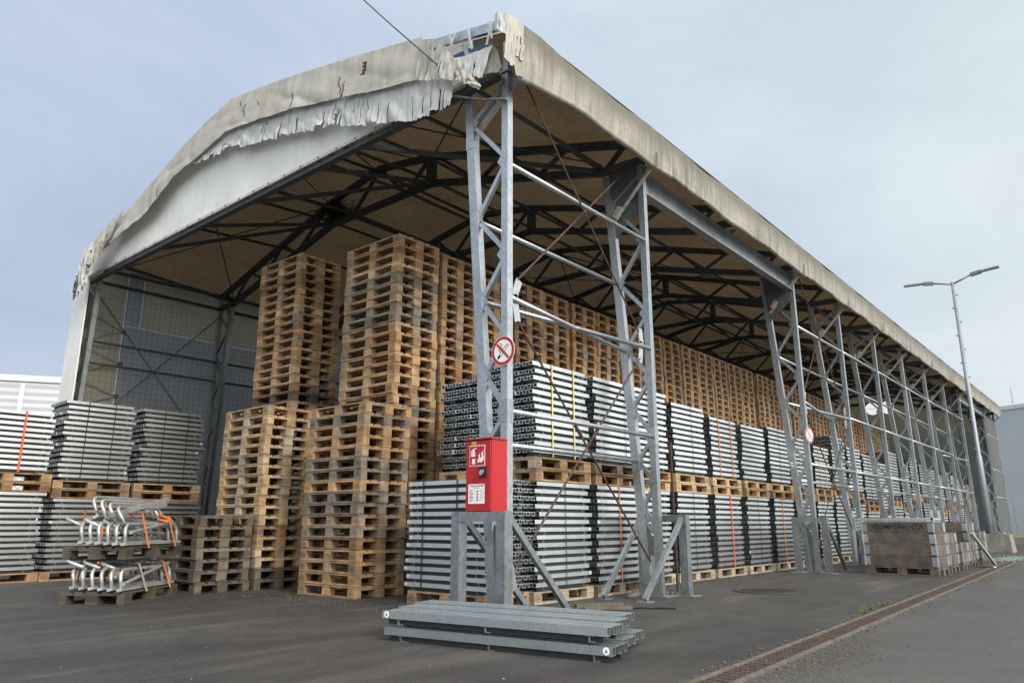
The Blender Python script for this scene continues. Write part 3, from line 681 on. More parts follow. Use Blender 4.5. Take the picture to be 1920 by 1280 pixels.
def nosmoke(x, y, z, r_, label, rz=0.0):
    t = thing('no_smoking_sign', label, 'sign', (x, y, z), rz, 'round no smoking signs on the columns')
    m = MB(); m.disc((0,0,0), r_, 40, 0, .004); m.mi = 1; m.disc((0,-.0045,0), r_*.97, 40, 0, .0015); m.mi = 0; m.disc((0,-.0065,0), r_*.76, 40, 0, .0012); m.mi = 2
    q = r_/.155; dv = Vector((.70,0,.72))
    m.bar(Vector((-.055,-.0088,-.065))*1*q, Vector((.055,-.0088,.045))*q, .0018, .026*q, (0,-1,0)) if False else None
    m.prism([(-.075*q,-.065*q),(-.055*q,-.085*q),(-.025*q,-.055*q),(-.045*q,-.035*q)], lambda a, b, t_: (a, t_, b), -.0080, -.0092)
    for (a, b) in (((-.045,-.035),(.055,.065)), ((-.025,-.055),(.075,.045)), ((.055,.065),(.075,.045))):
        m.bar((a[0]*q,-.0086,a[1]*q), (b[0]*q,-.0086,b[1]*q), .006*q, .0012, (0,1,0))
    for i in range(9):
        f0 = lambda k: ((-.03-.02*math.sin(k*.8))*q, -.0086, (-.01+.011*k)*q)
        m.bar(f0(i), f0(i+1), .006*q, .0012, (0,1,0))
    m.mi = 1; m.prism([(-.088*q,.070*q),(-.070*q,.088*q),(.088*q,-.070*q),(.070*q,-.088*q)], lambda a, b, t_: (a, t_, b), -.0095, -.0108)
    m.build('sign_disc', [M_WHITE, M_REDSIGN, M_BLACK], t)
    m = MB(); m.box(-.05,.05,.0,.018,-.02,.02); m.build('clamp', M_DULL, t)
nosmoke(-.035, -.024, 2.665, .158, 'round no smoking sign on the front column above the red cabinet')
nosmoke(.03, S*3+.03, 2.60, .16, 'faded no smoking sign turned sideways on the column beyond the wide opening', R(80))

# ------------------------------------------------------------------ pallets
CREAM, TAN, BROWN, GREY, DARK, MOSS = (.52,.365,.20), (.45,.285,.148), (.35,.20,.10), (.29,.235,.175), (.15,.115,.082), (.105,.098,.072)
def boards(v):
    r_ = random.Random(v); m = MB()
    for (yc, wd) in ((-.3275,.145),(-.165,.10),(0,.145),(.165,.10),(.3275,.145)):
        j = r_.uniform(-.004,.004); m.box(-.6+j,.6+j,yc-wd/2,yc+wd/2,.122,.1435-r_.uniform(0,.003))
    for xc in (-.5275,0,.5275): m.box(xc-.0725,xc+.0725,-.4+r_.uniform(0,.004),.4-r_.uniform(0,.004),.100,.1215)
    return m
def blockbox(m, xc, yc):
    lx = .0725; ly = .0725 if abs(yc) < .01 else .05
    m.box(xc-lx, xc+lx, yc-ly, yc+ly, .022, .0998); return m
DECKS = [boards(v).mesh('top_deck', M_WOOD) for v in range(3)]
def stamp(m, xc, s_, txt):
    m.mi = 1; y = s_*.4508
    c = Matrix.Translation((xc, y, .061)) @ (Matrix.Rotation(R(90), 4, 'X') if s_ < 0 else Matrix.Rotation(R(180), 4, 'Z') @ Matrix.Rotation(R(90), 4, 'X'))
    m.text(txt, c, .030, .0006)
    n = 20
    for k in range(n):
        pts = [c @ Vector((rr*math.cos(6.2832*q/n)*1.55, rr*math.sin(6.2832*q/n), 0)) for q in (k, k+1) for rr in (.030,.034)]
        m.add(pts, [(0,1,3,2)])
    m.mi = 0
BLOCKS = []
for xi, xc in enumerate((-.5275,0,.5275)):
    for yc in (-.35,0,.35):
        m = blockbox(MB(), xc, yc)
        if yc and xi != 1:
            s_ = -1 if yc < 0 else 1; mm = MB(); stamp(mm, xc, s_, 'EUR' if (xc*s_ > 0) else 'EPAL')
            mm.v = [(a, b - s_*.05, c) for a, b, c in mm.v]; off = len(m.v); m.v += mm.v
            m.f += [tuple(i+off for i in f) for f in mm.f]; m.m += mm.m
        BLOCKS.append(m.mesh('block', [M_WOOD, M_BRAND]))
BOTS = []
for yc, wd in ((-.35,.10),(0,.145),(.35,.10)):
    m = MB(); m.box(-.6,.6,yc-wd/2,yc+wd/2,.001,.0218); BOTS.append(m.mesh('bottom_board', M_WOOD))
def full_simple(v=0):
    m = boards(v)
    for xc in (-.5275,0,.5275):
        for yc in (-.35,0,.35): blockbox(m, xc, yc)
    for yc, wd in ((-.35,.10),(0,.145),(.35,.10)): m.box(-.6,.6,yc-wd/2,yc+wd/2,.001,.0218)
    return m
SIMPLE = [full_simple(v).mesh('wooden_pallet', M_WOOD) for v in range(3)]
def vary(c):
    k = rnd.uniform(.66, 1.10); h = rnd.uniform(-.03, .03); return (max(.02,c[0]*k*(1+h)), c[1]*k, max(.01,c[2]*k*(1-h*1.5)), 1)
N_PARTS = [0]
def pallet(label, loc, rz, col, parts, sc=1.0, group='stacked wooden pallets'):
    N_PARTS[0] += 1
    if not parts:
        o = link('wooden_pallet', SIMPLE[rnd.randint(0,2)], None, loc, rz); o.color = vary(col); o.scale = (sc,sc,sc); return tag(o, label, 'pallet', group)
    t = thing('wooden_pallet', label, 'pallet', loc, rz, group); t.scale = (sc,sc,sc)
    link('top_deck', DECKS[rnd.randint(0,2)], t).color = vary(col)
    for me in BLOCKS: link('block', me, t).color = vary(col)
    for me in BOTS: link('bottom_board', me, t).color = vary(col)
    return t
REST = MB()          # pallets past the 300 that show largest
def rest_pallet(loc, rz, sc=1.0):
    M_ = Matrix.Translation(loc) @ Matrix.Rotation(rz, 4, 'Z') @ Matrix.Diagonal((sc,sc,sc,1))
    REST.add([M_ @ Vector(v.co) for v in SIMPLE[0].vertices], [tuple(p.vertices) for p in SIMPLE[0].polygons])
def stack(xr, yf, n, desc, cols, sc=1.0, pitch=.1455, vis0=0, parts_from=0, parts=True, along_x=True, jit=.010, z0=0.0, ind=True):
    """xr = right (+X) face, yf = front (-Y) face"""
    lx, ly = (1.2*sc, .8*sc) if along_x else (.8*sc, 1.2*sc); z = z0; drift = 0
    for i in range(n):
        drift += rnd.gauss(0, .0025); loc = (xr-lx/2+drift*.6+rnd.gauss(0,jit*.6), yf+ly/2+drift+rnd.gauss(0,jit*.6), z); rz = rnd.gauss(0, .006) + (0 if along_x else R(90))
        if i >= vis0 and ind:
            c = cols(i) if callable(cols) else rnd.choice(cols)
            pallet(f'pallet {ORD[n-i]} from top of {desc}', loc, rz, c, parts and i >= parts_from, sc)
        else: rest_pallet(loc, rz, sc)
        z += pitch*sc
    return z
def tone(i, n=17):
    return rnd.choice([TAN,TAN,BROWN,GREY,CREAM])
mixd = [TAN,TAN,CREAM,BROWN,BROWN,GREY]
stack(-2.74, .32, 17, 'low front stack beside black strapped plank bundle', lambda i: rnd.choice([CREAM,TAN,TAN,GREY]) if i > 12 else rnd.choice([TAN,TAN,BROWN,GREY,GREY]))
stack(-3.00, 1.08, 34, 'tall stack right behind low front stack', lambda i: rnd.choice([TAN,TAN,CREAM,BROWN,GREY]), 1.035, vis0=0)
stack(-4.85, .22, 18, 'yellowish stack behind dark low stack', lambda i: CREAM if 7 <= i <= 10 else (DARK if i < 2 else rnd.choice([CREAM,CREAM,TAN,BROWN])))
stack(-5.56, 1.08, 36, 'tall left stack behind yellowish stack', lambda i: DARK if i == 19 else rnd.choice([CREAM,TAN,TAN,BROWN]), 1.04, vis0=14)
stack(-4.92, -.62, 7, 'dark low stack behind strapped tube frames', lambda i: rnd.choice([DARK,DARK,(.20,.165,.13)]), sc=1.0, jit=.02)
# the long row behind the plank bundles
row_y = []; y = 1.95; gaps = {3: .05, 6: .16, 9: .05, 13: .22, 16: .14, 20: .1}
i = 0
while y < 28.2:
    row_y.append(y); y += .845 + gaps.get(i, .015); i += 1
for i, y in enumerate(row_y):
    n = 34 if i < 22 else 33
    ind = i < 9
    vis = 8 if i == 0 else (14 if i < 3 else 20)
    stack(-2.97+rnd.gauss(0,.012), y, n, f'{ORD[i+1]} stack of the long row', [(.45,.29,.15),(.42,.26,.13),BROWN,BROWN,(.38,.235,.12)], 1.02, vis0=vis, parts=i < 2, ind=ind)
M_WOODR = wood('row_pallet_wood', False, (.36,.235,.13))
tag(REST.build('pallet_row', M_WOODR), 'brown pallet stacks receding down the hall and low inside the stacks', 'pallets', kind='stuff')

# ------------------------------------------------------------------ steel planks and their bundles
def plank_mesh(length, width, mt, ribs=3, feet=True, h=.047, fh=.042, perf=False):
    m = MB(); w_ = .058; t_ = .0048; hl = length/2
    for r_ in range(ribs):
        yc = -width/2 + w_/2 + r_*(width-w_)/(ribs-1)
        o = [(-w_/2,0),(w_/2,0),(w_/2,h),(-w_/2,h)]; i_ = [(-w_/2+t_,t_),(w_/2-t_,t_),(w_/2-t_,h-t_),(-w_/2+t_,h-t_)]
        vs = [(x, yc+a, fh+b) for x in (-hl, hl) for (a, b) in o] + [(x, yc+a, fh+b) for x in (-hl, hl) for (a, b) in i_]
        fs = [(0,1,5,4),(1,2,6,5),(2,3,7,6),(3,0,4,7)]
        for k in range(4): fs += [(k, 8+k, 8+(k+1) % 4, (k+1) % 4), (4+k, 4+(k+1) % 4, 12+(k+1) % 4, 12+k)]
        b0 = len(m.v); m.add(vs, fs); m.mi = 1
        for f4 in ((8,12,13,9),(9,13,14,10),(10,14,15,11),(11,15,12,8)): m.f.append(tuple(b0+i for i in f4)); m.m.append(1)  # inner faces get the darker steel, painting in the shade inside the tubes
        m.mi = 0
    for r_ in range(ribs-1):
        ya = -width/2 + w_ + r_*(width-w_)/(ribs-1); yb = -width/2 + (r_+1)*(width-w_)/(ribs-1)
        m.box(-hl+.002, hl-.002, ya+.0005, yb-.0005, fh+h-.008, fh+h-.002)
    if perf:
        m.mi = 1
        for r_ in range(ribs):
            yc = -width/2 + w_/2 + r_*(width-w_)/(ribs-1); k = -hl+.05
            while k < hl-.04:
                m.box(k, k+.022, yc-.018, yc-.008, fh+h, fh+h+.0012); m.box(k+.012, k+.034, yc+.006, yc+.016, fh+h, fh+h+.0012); k += .045
        m.mi = 0
    if feet:
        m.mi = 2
        for sy in (-1, 1): m.box(-hl+.045, hl-.045, sy*(width/2-.030)-.003, sy*(width/2-.030)+.003, .002, fh-.001)  # added skirts, no real part: block light and darken the gap below the plank
        m.mi = 1
        for xc in ((-hl+.14, hl-.14) if length < 1.5 else (-hl+.16, 0, hl-.14)):
            m.box(xc-.004, xc+.004, -width/2+.006, width/2-.006, .001, fh-.0005); m.box(xc-.035, xc+.035, -width/2+.006, width/2-.006, fh-.005, fh-.0005); m.box(xc+.0042, xc+.04, -width/2+.006, width/2-.006, .001, .006)
        m.mi = 0
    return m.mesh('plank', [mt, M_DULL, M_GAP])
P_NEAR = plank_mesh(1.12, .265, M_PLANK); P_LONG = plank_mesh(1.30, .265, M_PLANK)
_s = MB().disc((0,0,0), .017, 14, 0, .0015); _s.mi = 1; _s.prism([(-.008,-.006),(.008,-.006),(0,.009)], lambda a, b, t: (a, t, b), -.0016, -.0022); STK = _s.mesh('sticker', [M_WHITE, M_DULL])
def strap_mesh(L_, W_, H, x, wd=.016, z0=0.0):
    m = MB(); e = .006
    m.box(x-wd/2, x+wd/2, -W_/2-e, -W_/2-.002, z0, H+e); m.box(x-wd/2, x+wd/2, W_/2+.002, W_/2+e, z0, H+e); m.box(x-wd/2, x+wd/2, -W_/2-.002, W_/2+.002, H+.002, H+e)
    return m
def bundle(label, loc, rz, layers, straps, pl=P_NEAR, length=1.12, jit=.022, stick=0.0, width=.8, shift=None, pitch=.089, group='strapped steel plank bundles'):
    """length along local x; loc = centre of the bundle's foot"""
    t = thing('plank_bundle', label, 'plank bundle', loc, rz, group)
    run = 0
    for k in range(layers):
        if rnd.random() < .10: run = rnd.choice((-1, 1))*rnd.uniform(.02, .055)
        if rnd.random() < .3: run = 0
        lay = rnd.gauss(0, jit*.6) + (.018 if k % 2 else -.018)
        for c in range(3):
            o = link('plank', pl, t, (run+lay+rnd.gauss(0,jit*.35), (c-1)*.267, k*pitch), rnd.gauss(0,.004))
            if rnd.random() < .5: o.rotation_euler.z += math.pi
            if stick and c in (0, 2) and rnd.random() < stick:
                sgn = -1 if c == 0 else 1; e = rnd.choice((-1, 1)) if stick < .9 else -1
                s_ = link('sticker', STK, o, (e*(length/2-.035), sgn*.1333, .066)); 
                if abs(o.rotation_euler.z) > 2: s_.location = (-e*(length/2-.035), -sgn*.1333, .066)
                s_.rotation_euler.z = 0 if s_.location.y < 0 else math.pi
    H = layers*pitch
    for (x, mt, wd) in straps: strap_mesh(length, width+.012, H, x, wd).build('strap', mt, t)
    return t
B_, Y_, O_, R_ = M_STRAPB, M_STRAPY, M_STRAPO, M_STRAPR
PG = 'pallets under the plank bundles'
# front bundle, long side facing the camera
pallet('wooden pallet under the front plank bundle left of the crash guard', (-1.31,.86,0), 0, TAN, True, 1.02, PG)
bundle('steel plank bundle left of the fire cabinet with two black straps and white stickers', (-1.30,.86,.148), 0, 14, [(-.40,B_,.012),(.16,B_,.012)], P_LONG, 1.30, .022, .95)
# bundles along the open side, two tiers
ry = [1.20,2.50]; yy = 3.82
while yy < 33.0: ry.append(yy); yy += 1.37
st_low = {0:[(.02,B_,.008)],1:[(-.02,O_,.02)],2:[(.05,B_,.008),(-.25,R_,.03)],3:[(.0,B_,.008)],4:[(.1,R_,.032)],5:[(0,B_,.008)],6:[(-.1,O_,.03)]}
st_up = {0:[(-.22,Y_,.022),(.24,Y_,.022)],1:[(.2,B_,.006)],2:[(-.05,B_,.006)],3:[(.08,B_,.006)],4:[(-.22,O_,.022),(.3,O_,.022)],5:[],6:[(.0,B_,.006)],8:[(-.2,Y_,.022),(.25,Y_,.022)]}
for i, y in enumerate(ry):
    xr = -.62 if i < 2 else -.87; sc = 1.03 if i > 1 else 1.0; near = i < 6
    yc = y+.6*sc+.02; xc = xr-.4; nm = ORD[i+1]
    last = i >= 22
    wcol = [CREAM,TAN,TAN,CREAM,GREY][i % 5]
    pallet(f'ground pallet under {nm} plank bundle of open side row', (xc,yc,0), R(90)+rnd.gauss(0,.012), (.46,.38,.27), near, sc, PG)
    top_l = 14 if i < 8 else rnd.choice((11,12,14,14,15,16))
    bundle(f'lower steel plank bundle, {nm} from front in open side row', (xc,yc,.148), R(90)+rnd.gauss(0,.01), top_l, st_low.get(i, [(rnd.uniform(-.2,.2), rnd.choice((B_,B_,Y_,O_)), .012)]), length=1.12, stick=.12 if i < 8 else 0)
    z = .148+top_l*.089+.006
    step = 0 if i not in (9, 10, 13) else -.27
    for q in range(2 if i < 9 or rnd.random() < .7 else 1):
        pallet(f'{"lower" if q == 0 else "upper"} pallet between tiers on {nm} bundle of open side row', (xc+rnd.gauss(0,.015),yc+rnd.gauss(0,.015),z), R(90)+rnd.gauss(0,.015), [CREAM,GREY,TAN,CREAM,CREAM,TAN][i % 6] if q else [TAN,BROWN,CREAM,CREAM,TAN][i % 5], near, sc, PG); z += .147*sc
    nl = [13,13,14,13,12,12,13,12,11,13,13,14,15,15,14,14][i % 16]
    bundle(f'upper steel plank bundle, {nm} from front in open side row', (xc,yc,z+.004), R(90)+rnd.gauss(0,.015), nl, st_up.get(i, [(rnd.uniform(-.25,.25), rnd.choice((B_,B_,Y_,O_,Y_)), .014)]), length=1.12, jit=.03)
# second row seen to the left of the front column
pallet('pallet under the inner plank bundle seen left of the red cabinet', (-1.80,1.80,1.42), R(90), TAN, True, 1.0, PG)
bundle('inner steel plank bundle showing its tube ends left of the front column', (-1.80,1.78,1.568), R(90), 13, [], jit=.04)
bundle('low inner steel plank bundle hidden partly behind the front bundle', (-1.80,1.86,.148), R(90), 14, [])
pallet('ground pallet under the low inner plank bundle', (-1.80,1.86,0), R(90), GREY, False, 1.0, PG)
# left side stacks
LX = -9.3
for i, (yc, n1, n2, st1, st2, nm) in enumerate(((-1.80, 14, 11, [(-.1,Y_,.03)], [(.12,M_STRAPR,.03)], 'left edge'), (-.53, 13, 15, [(.25,O_,.03)], [(-.22,B_,.014),(.22,B_,.014)], 'middle'), (.78, 13, 15, [], [(-.2,B_,.014),(.25,B_,.014)], 'right'))):
    dsc = ['cut by the left edge of the photo', 'in the middle of the left group', 'at the right end of the left group'][i]
    pallet(f'ground pallet under the plank stack {dsc}', (LX+.02,yc,0), R(90)+rnd.gauss(0,.02), TAN, True, 1.03, PG)
    bundle(f'lower steel plank bundle {dsc}', (LX,yc,.15), R(90), n1, st1, P_NEAR, 1.12, .03, .12)
    z = .15+n1*.089+.006
    for q in range(2):
        pallet(f'{"lower" if q == 0 else "upper"} pallet between plank bundles {dsc}', (LX+rnd.gauss(0,.02),yc,z), R(90), BROWN if q == 0 else TAN, True, 1.03, PG); z += .1505
    bundle(f'upper steel plank bundle {dsc}', (LX,yc,z+.004), R(90), n2, st2, P_NEAR, 1.12, .03, .15)
# loose planks lying in front
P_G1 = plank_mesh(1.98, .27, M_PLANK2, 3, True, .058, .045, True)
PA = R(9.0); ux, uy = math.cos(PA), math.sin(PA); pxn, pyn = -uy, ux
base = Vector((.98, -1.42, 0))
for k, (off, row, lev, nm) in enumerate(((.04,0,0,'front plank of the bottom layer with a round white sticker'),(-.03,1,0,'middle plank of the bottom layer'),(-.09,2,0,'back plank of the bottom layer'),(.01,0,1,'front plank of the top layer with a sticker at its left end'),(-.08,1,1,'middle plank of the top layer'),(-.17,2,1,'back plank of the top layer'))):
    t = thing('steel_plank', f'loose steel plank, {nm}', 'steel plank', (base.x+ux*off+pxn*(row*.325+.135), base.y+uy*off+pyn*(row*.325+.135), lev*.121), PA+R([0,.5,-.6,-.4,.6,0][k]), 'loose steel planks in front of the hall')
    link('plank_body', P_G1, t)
    if k in (0, 3):
        e = 1 if k == 0 else -1; s_ = link('sticker', STK, t, (e*.945, -.1355, .075)); s_.scale = (1.5,1,1.5)

# ------------------------------------------------------------------ tube frames strapped on two old pallets
def rrect(w_, h_, r_, z0=0.0, n=6):
    pts = []
    for (cx, cz, a0) in ((w_/2-r_, h_-r_, 0), (-w_/2+r_, h_-r_, 90)):
        for k in range(n+1):
            a = R(a0 + 90*k/n); pts.append((cx+r_*math.cos(a), 0, cz+r_*math.sin(a)))
    return [(w_/2, 0, z0)] + pts + [(-w_/2, 0, z0)]
def tube_frame(loc, rx, rz, w_, h_, label, bar=True):
    t = thing('tube_frame', label, 'tube frame', loc, rz, 'galvanised tube frames on the two old pallets'); t.rotation_euler = (rx, 0, rz)
    MB().tube(rrect(w_, h_, .10), .021, 10).build('bent_tube', M_FRAME, t, True)
    if bar: MB().box(-w_/2-.05, w_/2+.05, -.03, .03, -.035, .0).build('foot_channel', M_FRAME, t)
    return t
FX, FY, FA = -4.93, -1.53, R(127)
FM = Matrix.Translation((FX, FY, 0)) @ Matrix.Rotation(FA, 4, 'Z')      # local x along the long side, y away from the camera
def fl(x, y, z=0): return tuple(FM @ Vector((x, y, z)))
pallet('mossy old pallet on the asphalt under the lower tube frames', fl(0,0,0), FA, MOSS, True, 1.0, 'old pallets under the tube frames')
pallet('mossy old pallet between the two layers of tube frames', fl(.02,.02,.50), FA+R(-3), MOSS, True, 1.0, 'old pallets under the tube frames')
def fr(x, y, z, rx, rz, w_, h_, lb, bar=True): return tube_frame(fl(x, y, z), R(rx), FA+R(rz), w_, h_, lb, bar)
for i in range(6): fr(-.03+i*.012, -.33+i*.115, .185+.004*i, -10-i, 1.5-i*.5, 1.17, .20, f'lower tube frame, {ORD[i+1]} from the camera on the ground pallet')
for i in range(3): fr(.06-i*.04, -.22+i*.20, .385+.012*i, -72, -4+i*3, 1.08, .26, f'tipped tube frame, {ORD[i+1]} above the lower tube frames', False)
for i in range(6): fr(-.01+i*.01, -.33+i*.115, .69+.004*i, -9-i, -1+i*.4, 1.17, .21, f'upper tube frame, {ORD[i+1]} from the camera on the raised pallet')
for i in range(3): fr(.10-i*.05, -.10+i*.18, .86+.015*i, -70, 3-i*3, 1.08, .24, f'tipped tube frame, {ORD[i+1]} above the upper tube frames', False)
for i in range(4): fr(-.06+i*.10, -.26+i*.16, .90+i*.035, -34+i*3, 3-2*i, 1.06, .24, f'topmost tube frame, {ORD[i+1]} from the camera on the raised pallet', i == 3)
for i, (p, q, lb) in enumerate(((fl(-.62,-.10,1.00), fl(.22,-.34,1.20), 'long square bar lying tilted across the top tube frames'), (fl(.42,.02,1.08), fl(.86,.02,1.17), 'square bar end sticking out at the right of the tube frames'), (fl(-.62,-.37,.23), fl(.50,-.30,.42), 'bare tube slanting through the lower tube frames'), (fl(-.58,-.36,.80), fl(.52,-.28,.93), 'bare tube slanting through the upper tube frames'))):
    m = MB(); (m.bar(p, q, .055) if i < 2 else m.tube([p, q], .02, 10)); tag(m.build('loose_bar', M_FRAME), lb, 'bar', 'loose bars among the tube frames')
for i, (x, z0, z1, mt, lb) in enumerate(((-.28,.62,1.03,O_,'left orange strap over the upper tube frames'),(.36,.62,1.00,O_,'right orange strap over the upper tube frames'),(-.22,.12,.44,M_STRAPG,'grey strap over the lower tube frames'),(.34,.12,.44,O_,'orange strap over the lower tube frames'))):
    m = MB(); e = -.44
    m.bar(fl(x,e,z0), fl(x-.06,e+.10,z1), .036, .004, fl(0,-1,0) if False else (math.cos(R(37)),math.sin(R(37)),0)); m.bar(fl(x-.06,e+.10,z1), fl(x-.02,.40,z1+.03), .036, .004); m.bar(fl(x-.02,.40,z1+.03), fl(x-.02,.43,z0), .036, .004, (math.cos(R(37)),math.sin(R(37)),0))
    tag(m.build('lashing_strap', mt), lb, 'strap', 'straps lashing the tube frames')
m = MB(); pts = [fl(.30+rnd.uniform(-.16,.12), -.30+rnd.uniform(-.05,.10), .96+rnd.uniform(-.09,.10)) for _ in range(12)]
for i in range(11): m.bar(pts[i], pts[i+1], .032, .005, (rnd.gauss(0,1),rnd.gauss(0,1),.2))
for i, (p, q) in enumerate(((fl(-.5,-.20,.30),fl(.55,-.05,.26)),(fl(-.45,.10,.42),fl(.60,-.25,.33)),(fl(-.55,-.05,.84),fl(.50,-.20,.78)),(fl(-.40,.05,.98),fl(.58,-.12,.90)))):
    tag(MB().tube([p, q], .019, 10).build('loose_bar', M_FRAME), ['bare tube lying flat low among the lower tube frames', 'bare tube crossing high over the lower tube frames', 'bare tube lying flat low among the upper tube frames', 'bare tube crossing high over the upper tube frames'][i], 'bar', 'loose bars among the tube frames')
tag(m.build('strap_tangle', O_), 'crumpled orange strap tangle on the upper tube frames', 'strap')

# ------------------------------------------------------------------ crates with hinged collars at the right
CRW = [(.125,.108,.093),(.165,.135,.108),(.135,.118,.102)]
def crate(loc, rz, rings, label, text=None, col=0):
    t = thing('collar_crate', label, 'crate', loc, rz, 'wooden collar crates beside the drain')
    link('base_pallet', SIMPLE[1], t).color = (.15,.125,.10,1)
    for k in range(rings):
        z0 = .146+k*.198; z1 = z0+.194; j = rnd.gauss(0,.004); m = MB()
        m.box(-.6+j,.6+j,-.4,-.378,z0,z1); m.box(-.6+j,.6+j,.378,.4,z0,z1); m.box(-.6+j,-.578+j,-.377,.377,z0,z1); m.box(.578+j,.6+j,-.377,.377,z0,z1)
        o = m.build('collar', M_WOOD, t); c = CRW[(k+col) % 3]; o.color = vary((c[0]*1.2,c[1]*1.2,c[2]*1.2))
        for sx, sy in ((-1,-1),(1,-1),(1,1)):
            m = MB()
            m.box(sx*.602+j-.004, sx*.602+j+.004, sy*.40-(.09 if sy > 0 else -.003), sy*.40+(.09 if sy < 0 else -.003), z0+.02, z1-.02)
            m.box(sx*.56+j-.045, sx*.56+j+.046, sy*.402-.004, sy*.402+.004, z0+.02, z1-.02)
            m.tube([(sx*.606+j, sy*.406, z0+.005), (sx*.606+j, sy*.406, z1-.005)], .013, 6)
            for q in range(6): m.box(sx*.606+j-.017, sx*.606+j+.017, sy*.406-.017, sy*.406+.017, z0+.015+q*.03, z0+.027+q*.03)
            m.build('hinge', M_TUBE, t)
    if text:
        m = MB(); m.text(text, front(.02,-.4015,.146+3*.198+.105), .122, .0015); m.build('lettering', M_BLACK, t)
    return t
crate((1.36,9.86,0), R(-2), 4, 'tall wooden crate lettered COMPONENTA on a pallet beside the drain', 'COMPONENTA')
crate((1.34,10.98,0), 0, 3, 'three ring wooden crate right behind the lettered crate', None, 1)
crate((1.36,12.05,0), R(1), 2, 'low two ring wooden crate third from the lettered crate', None, 2)
crate((1.34,13.15,0), 0, 4, 'four ring wooden crate with a white profile leaning on it', None, 1)
crate((1.36,14.4,0), R(1), 3, 'farthest wooden crate before the concrete block', None, 0)
# galvanised frames lying on the crates
t = thing('steel_rack', 'pile of galvanised steel racks lying on the crates behind the lettered one', 'steel rack', (1.0,11.6,.75))
for k in range(4):
    m = MB()
    for y_ in (-.35,.35): m.bar((-.9,y_,.05+k*.065), (.62,y_,.05+k*.065), .045)
    for x_ in (-.9,-.4,.1,.6): m.bar((x_,-.35,.05+k*.065), (x_,.35,.05+k*.065), .04)
    m.build('rack_frame', M_PLANK, t)
m = MB()
for x_ in (-.9,.6):
    for y_ in (-.35,.35): m.bar((x_,y_,-.6), (x_,y_,.42), .045)
m.build('rack_upright', M_PLANK, t)
tag(MB().bar((2.05,12.5,.72), (2.20,13.9,.04), .05, .05).build('white_profile', M_FRAME), 'pale metal profile leaning against the side of the crates', 'profile')
tag(MB().bar((2.02,13.25,.025), (2.32,12.95,.025), .06, .045).build('white_profile', M_FRAME), 'pale metal profile lying flat on the asphalt by the crates', 'profile')
# concrete block with the lamp behind it, oddments on top
m = MB(); m.prism([(0,0),(1.55,0),(1.50,.56),(.04,.57)], lambda a, b, t_: (-.05+a, t_, b), 23.1, 24.0); tag(m.build('concrete_block', M_CONC), 'long rough concrete block on the asphalt in front of the lamp post', 'concrete block')
m = MB()
for i in range(14): m.box(*(lambda x, s_: (x, x+s_))(.9+rnd.uniform(0,.35), rnd.uniform(.05,.16)), 23.3+rnd.uniform(0,.2), 23.55+rnd.uniform(0,.2), .566, .585+rnd.uniform(0,.08), None)
tag(m.build('rubble', M_CONC), 'small pile of rubble lying on the concrete block', 'rubble', kind='stuff')
# small wood pieces and post by the second column
for (p, q, w_, h_, lb) in (((-.05,1.22,.035), (.30,1.62,.035), .10, .045, 'weathered board lying on the asphalt before the second column'), ((.10,1.16,.02), (.44,1.58,.02), .06, .03, 'thin weathered batten lying beside the board on the asphalt')):
    tag(MB().bar(p, q, w_, h_).build('loose_board', M_OLDWOOD), lb, 'board', 'loose boards on the asphalt')
tag(MB().box(-.27,-.245,3.95,3.975,0,2.05).build('steel_bar', M_ROD), 'thin rusty bar standing upright behind the second column', 'bar')
m = MB(); m.tube([(.42,1.62,.012),(.52,1.70,.02),(.60,1.78,.012),(.72,1.84,.014),(.80,1.9,.012)], .012, 6); tag(m.build('strap_end', M_BLACK), 'dark strap end lying on the asphalt before the second column', 'strap')
for i, (x, y, z, s_) in enumerate(((-.35,3.18,1.98,.09),(-.3,9.1,2.0,.06))):
    m = MB()
    for q in range(26):
        a, b = rnd.uniform(0,6.28), rnd.uniform(-1,1); c = Vector((x+math.cos(a)*s_*.6*rnd.random(), y-.06+math.sin(a)*s_*.5*rnd.random(), z+b*s_*1.3)); dv = Vector((rnd.gauss(0,1),rnd.gauss(0,1),rnd.gauss(0,1))).normalized()*s_*.5; e2 = Vector((rnd.gauss(0,1),rnd.gauss(0,1),rnd.gauss(0,1))).normalized()*s_*.4
        m.add([c-dv, c+e2, c+dv], [(0,1,2)])
    tag(m.build('film_scrap', M_PLASTIC), ['crumpled clear film caught on the second column', 'crumpled clear film caught on the column past the opening'][i], 'film', 'film scraps on the columns')

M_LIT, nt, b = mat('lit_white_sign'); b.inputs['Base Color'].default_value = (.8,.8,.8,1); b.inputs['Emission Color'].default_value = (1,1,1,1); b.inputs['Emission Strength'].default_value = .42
# ------------------------------------------------------------------ lamp, round signs, buildings and fences
lp = thing('street_lamp', 'tall double headed grey street lamp at the right by the hall', 'street lamp', (.69,25,0))
MB().tube([(0,0,0),(0,0,3.2),(0,0,3.25),(0,0,9.7)], [.105,.100,.082,.055], 14).build('pole', M_LAMP, lp, True)
m = MB()
for k in range(13):
    a = R(40+180*(k % 2)); z = 9.2-k*.52; m.tube([(math.cos(a)*.05,math.sin(a)*.05,z), (math.cos(a)*.13,math.sin(a)*.13,z)], .028, 6)
m.build('step_bolt', M_DULL, lp)
for (sg, dx1, z1, dx2, z2) in ((-1,-.62,9.78,-1.62,9.88),(1,.62,9.86,1.53,9.97)):
    arm = MB().tube([(0,0,9.62), (dx1,0,z1)], .035, 8).build('arm', M_LAMP, lp, True)
    h = MB(); h.bar((dx1+sg*.30,0,z1+.06), (dx2,0,z2), .20, .055); hd = h.build('lamp_head', M_LAMP, lp)
    MB().bar((dx1,0,z1), (dx1+sg*.34,0,z1+.055), .13, .13).build('driver_box', M_DULL, hd)
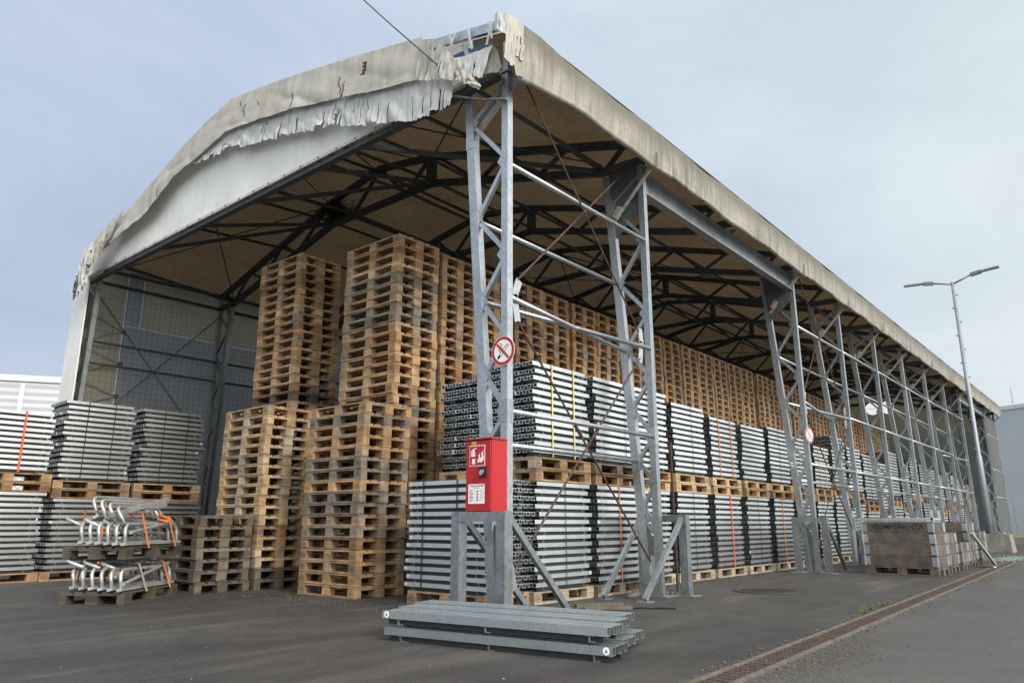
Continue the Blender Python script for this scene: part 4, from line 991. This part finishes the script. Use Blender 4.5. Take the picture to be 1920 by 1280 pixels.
for i, (x, lb) in enumerate(((-4.55,'left of two lit round white signs deep inside the hall'),(-3.88,'right of two lit round white signs deep inside the hall'))):
    t = thing('round_sign', lb, 'sign', (x,33,6.36), R(20), 'round white signs hung inside the hall')
    MB().disc((0,0,0), .30, 32, 0, .03).build('sign_disc', M_LIT, t)
    MB().tube([(0,-.01,.29), (0,-.01,.62)], .006, 5).build('hanger', M_BLACK, t)
    if i == 0:
        m = MB()
        for q in range(9): m.bar((-.16+q*.036,-.032,-.01+.02*math.sin(q*.9)), (-.13+q*.036,-.032,.0+.02*math.sin(q*.9+.9)), .02, .002, (0,1,0))
        m.build('grey_marking', M_DULL, t)
def far_building(a, b, h, depth, mt, label, name, pitchv, roofc):
    a = Vector((*a,0)); b = Vector((*b,0)); dv = (b-a).normalized(); nv = Vector((-dv.y, dv.x, 0)); Ln = (b-a).length
    t = thing(name, label, 'building', a, math.atan2(dv.y, dv.x))
    MB().box(0,Ln,0,depth,0,h).build('wall', mt, t)
    m = MB(); m.box(-.1,Ln+.1,-.12,depth,h+.003,h+.35); m.build('roof_edge', roofc, t)
    x = pitchv
    while x < Ln: MB().box(x-.12,x+.12,-.05,-.004,.1,h-.1).build('panel_joint', roofc, t); x += pitchv
    return t
M_TRIM = simple('pale_trim', (.55,.57,.60), .5, 0, .05)
va, vb = Vector((-43.76,6.91)), Vector((-41.94,9.88)); dv = (vb-va).normalized()
far_building(tuple(va-dv*30), tuple(va+dv*12), 8.8, 14, M_CLADW, 'white ribbed metal building behind the plank stacks at the left', 'white_warehouse', 5.2, M_TRIM)
va, vb = Vector((-4.96,80.34)), Vector((-2.97,84.52)); dv = (vb-va).normalized()
fb = far_building(tuple(va-dv*6), tuple(va+dv*60), 10.8, -20, M_CLADB, 'pale blue grey factory building at the right behind the lamp', 'factory_building', 4.6, M_TRIM)
m = MB()
for z in (2.2,4.4,6.6,8.8): m.box(0,66,.004,.03,z,z+.06)
m.build('panel_seam', M_TRIM, fb)
for x in (7.6, 9.9): MB().tube([(x,-1,11.1),(x,-1,14.0)], .03, 5).build('antenna', M_DULL, fb)
def chain_fence(pts, h, label):
    t = thing('chainlink_fence', label, 'fence')
    for i in range(len(pts)-1):
        a, b = Vector((*pts[i],0)), Vector((*pts[i+1],0)); n = max(1, int((b-a).length/2.6))
        for k in range(n+1): p = a.lerp(b, k/n); MB().tube([p, p+Vector((0,0,h+.1))], .035, 6).build('fence_post', M_DULL, t)
        m = MB(); Ln = (b-a).length; s_ = .0
        while s_ < Ln:
            for sg in (-1, 1):
                s1 = s_+sg*h; z0, z1 = 0.03, h
                if s1 < 0: z1 = h*(s_/h); s1 = 0
                if s1 > Ln: z1 = h*((Ln-s_)/h); s1 = Ln
                m.bar(a.lerp(b, s_/Ln)+Vector((0,0,z0)), a.lerp(b, s1/Ln)+Vector((0,0,z1)), .008)
            s_ += .16
        for z in (.05, h): m.bar(a+Vector((0,0,z)), b+Vector((0,0,z)), .012)
        m.build('wire_mesh', M_WIRE, t)
chain_fence([(-5.5,66),(6,75)], 3.0, 'chain link fence on posts in front of the factory at the right edge')
chain_fence([(-15.5,-8),(-15.0,8)], 2.2, 'chain link fence behind the plank stacks at the left')
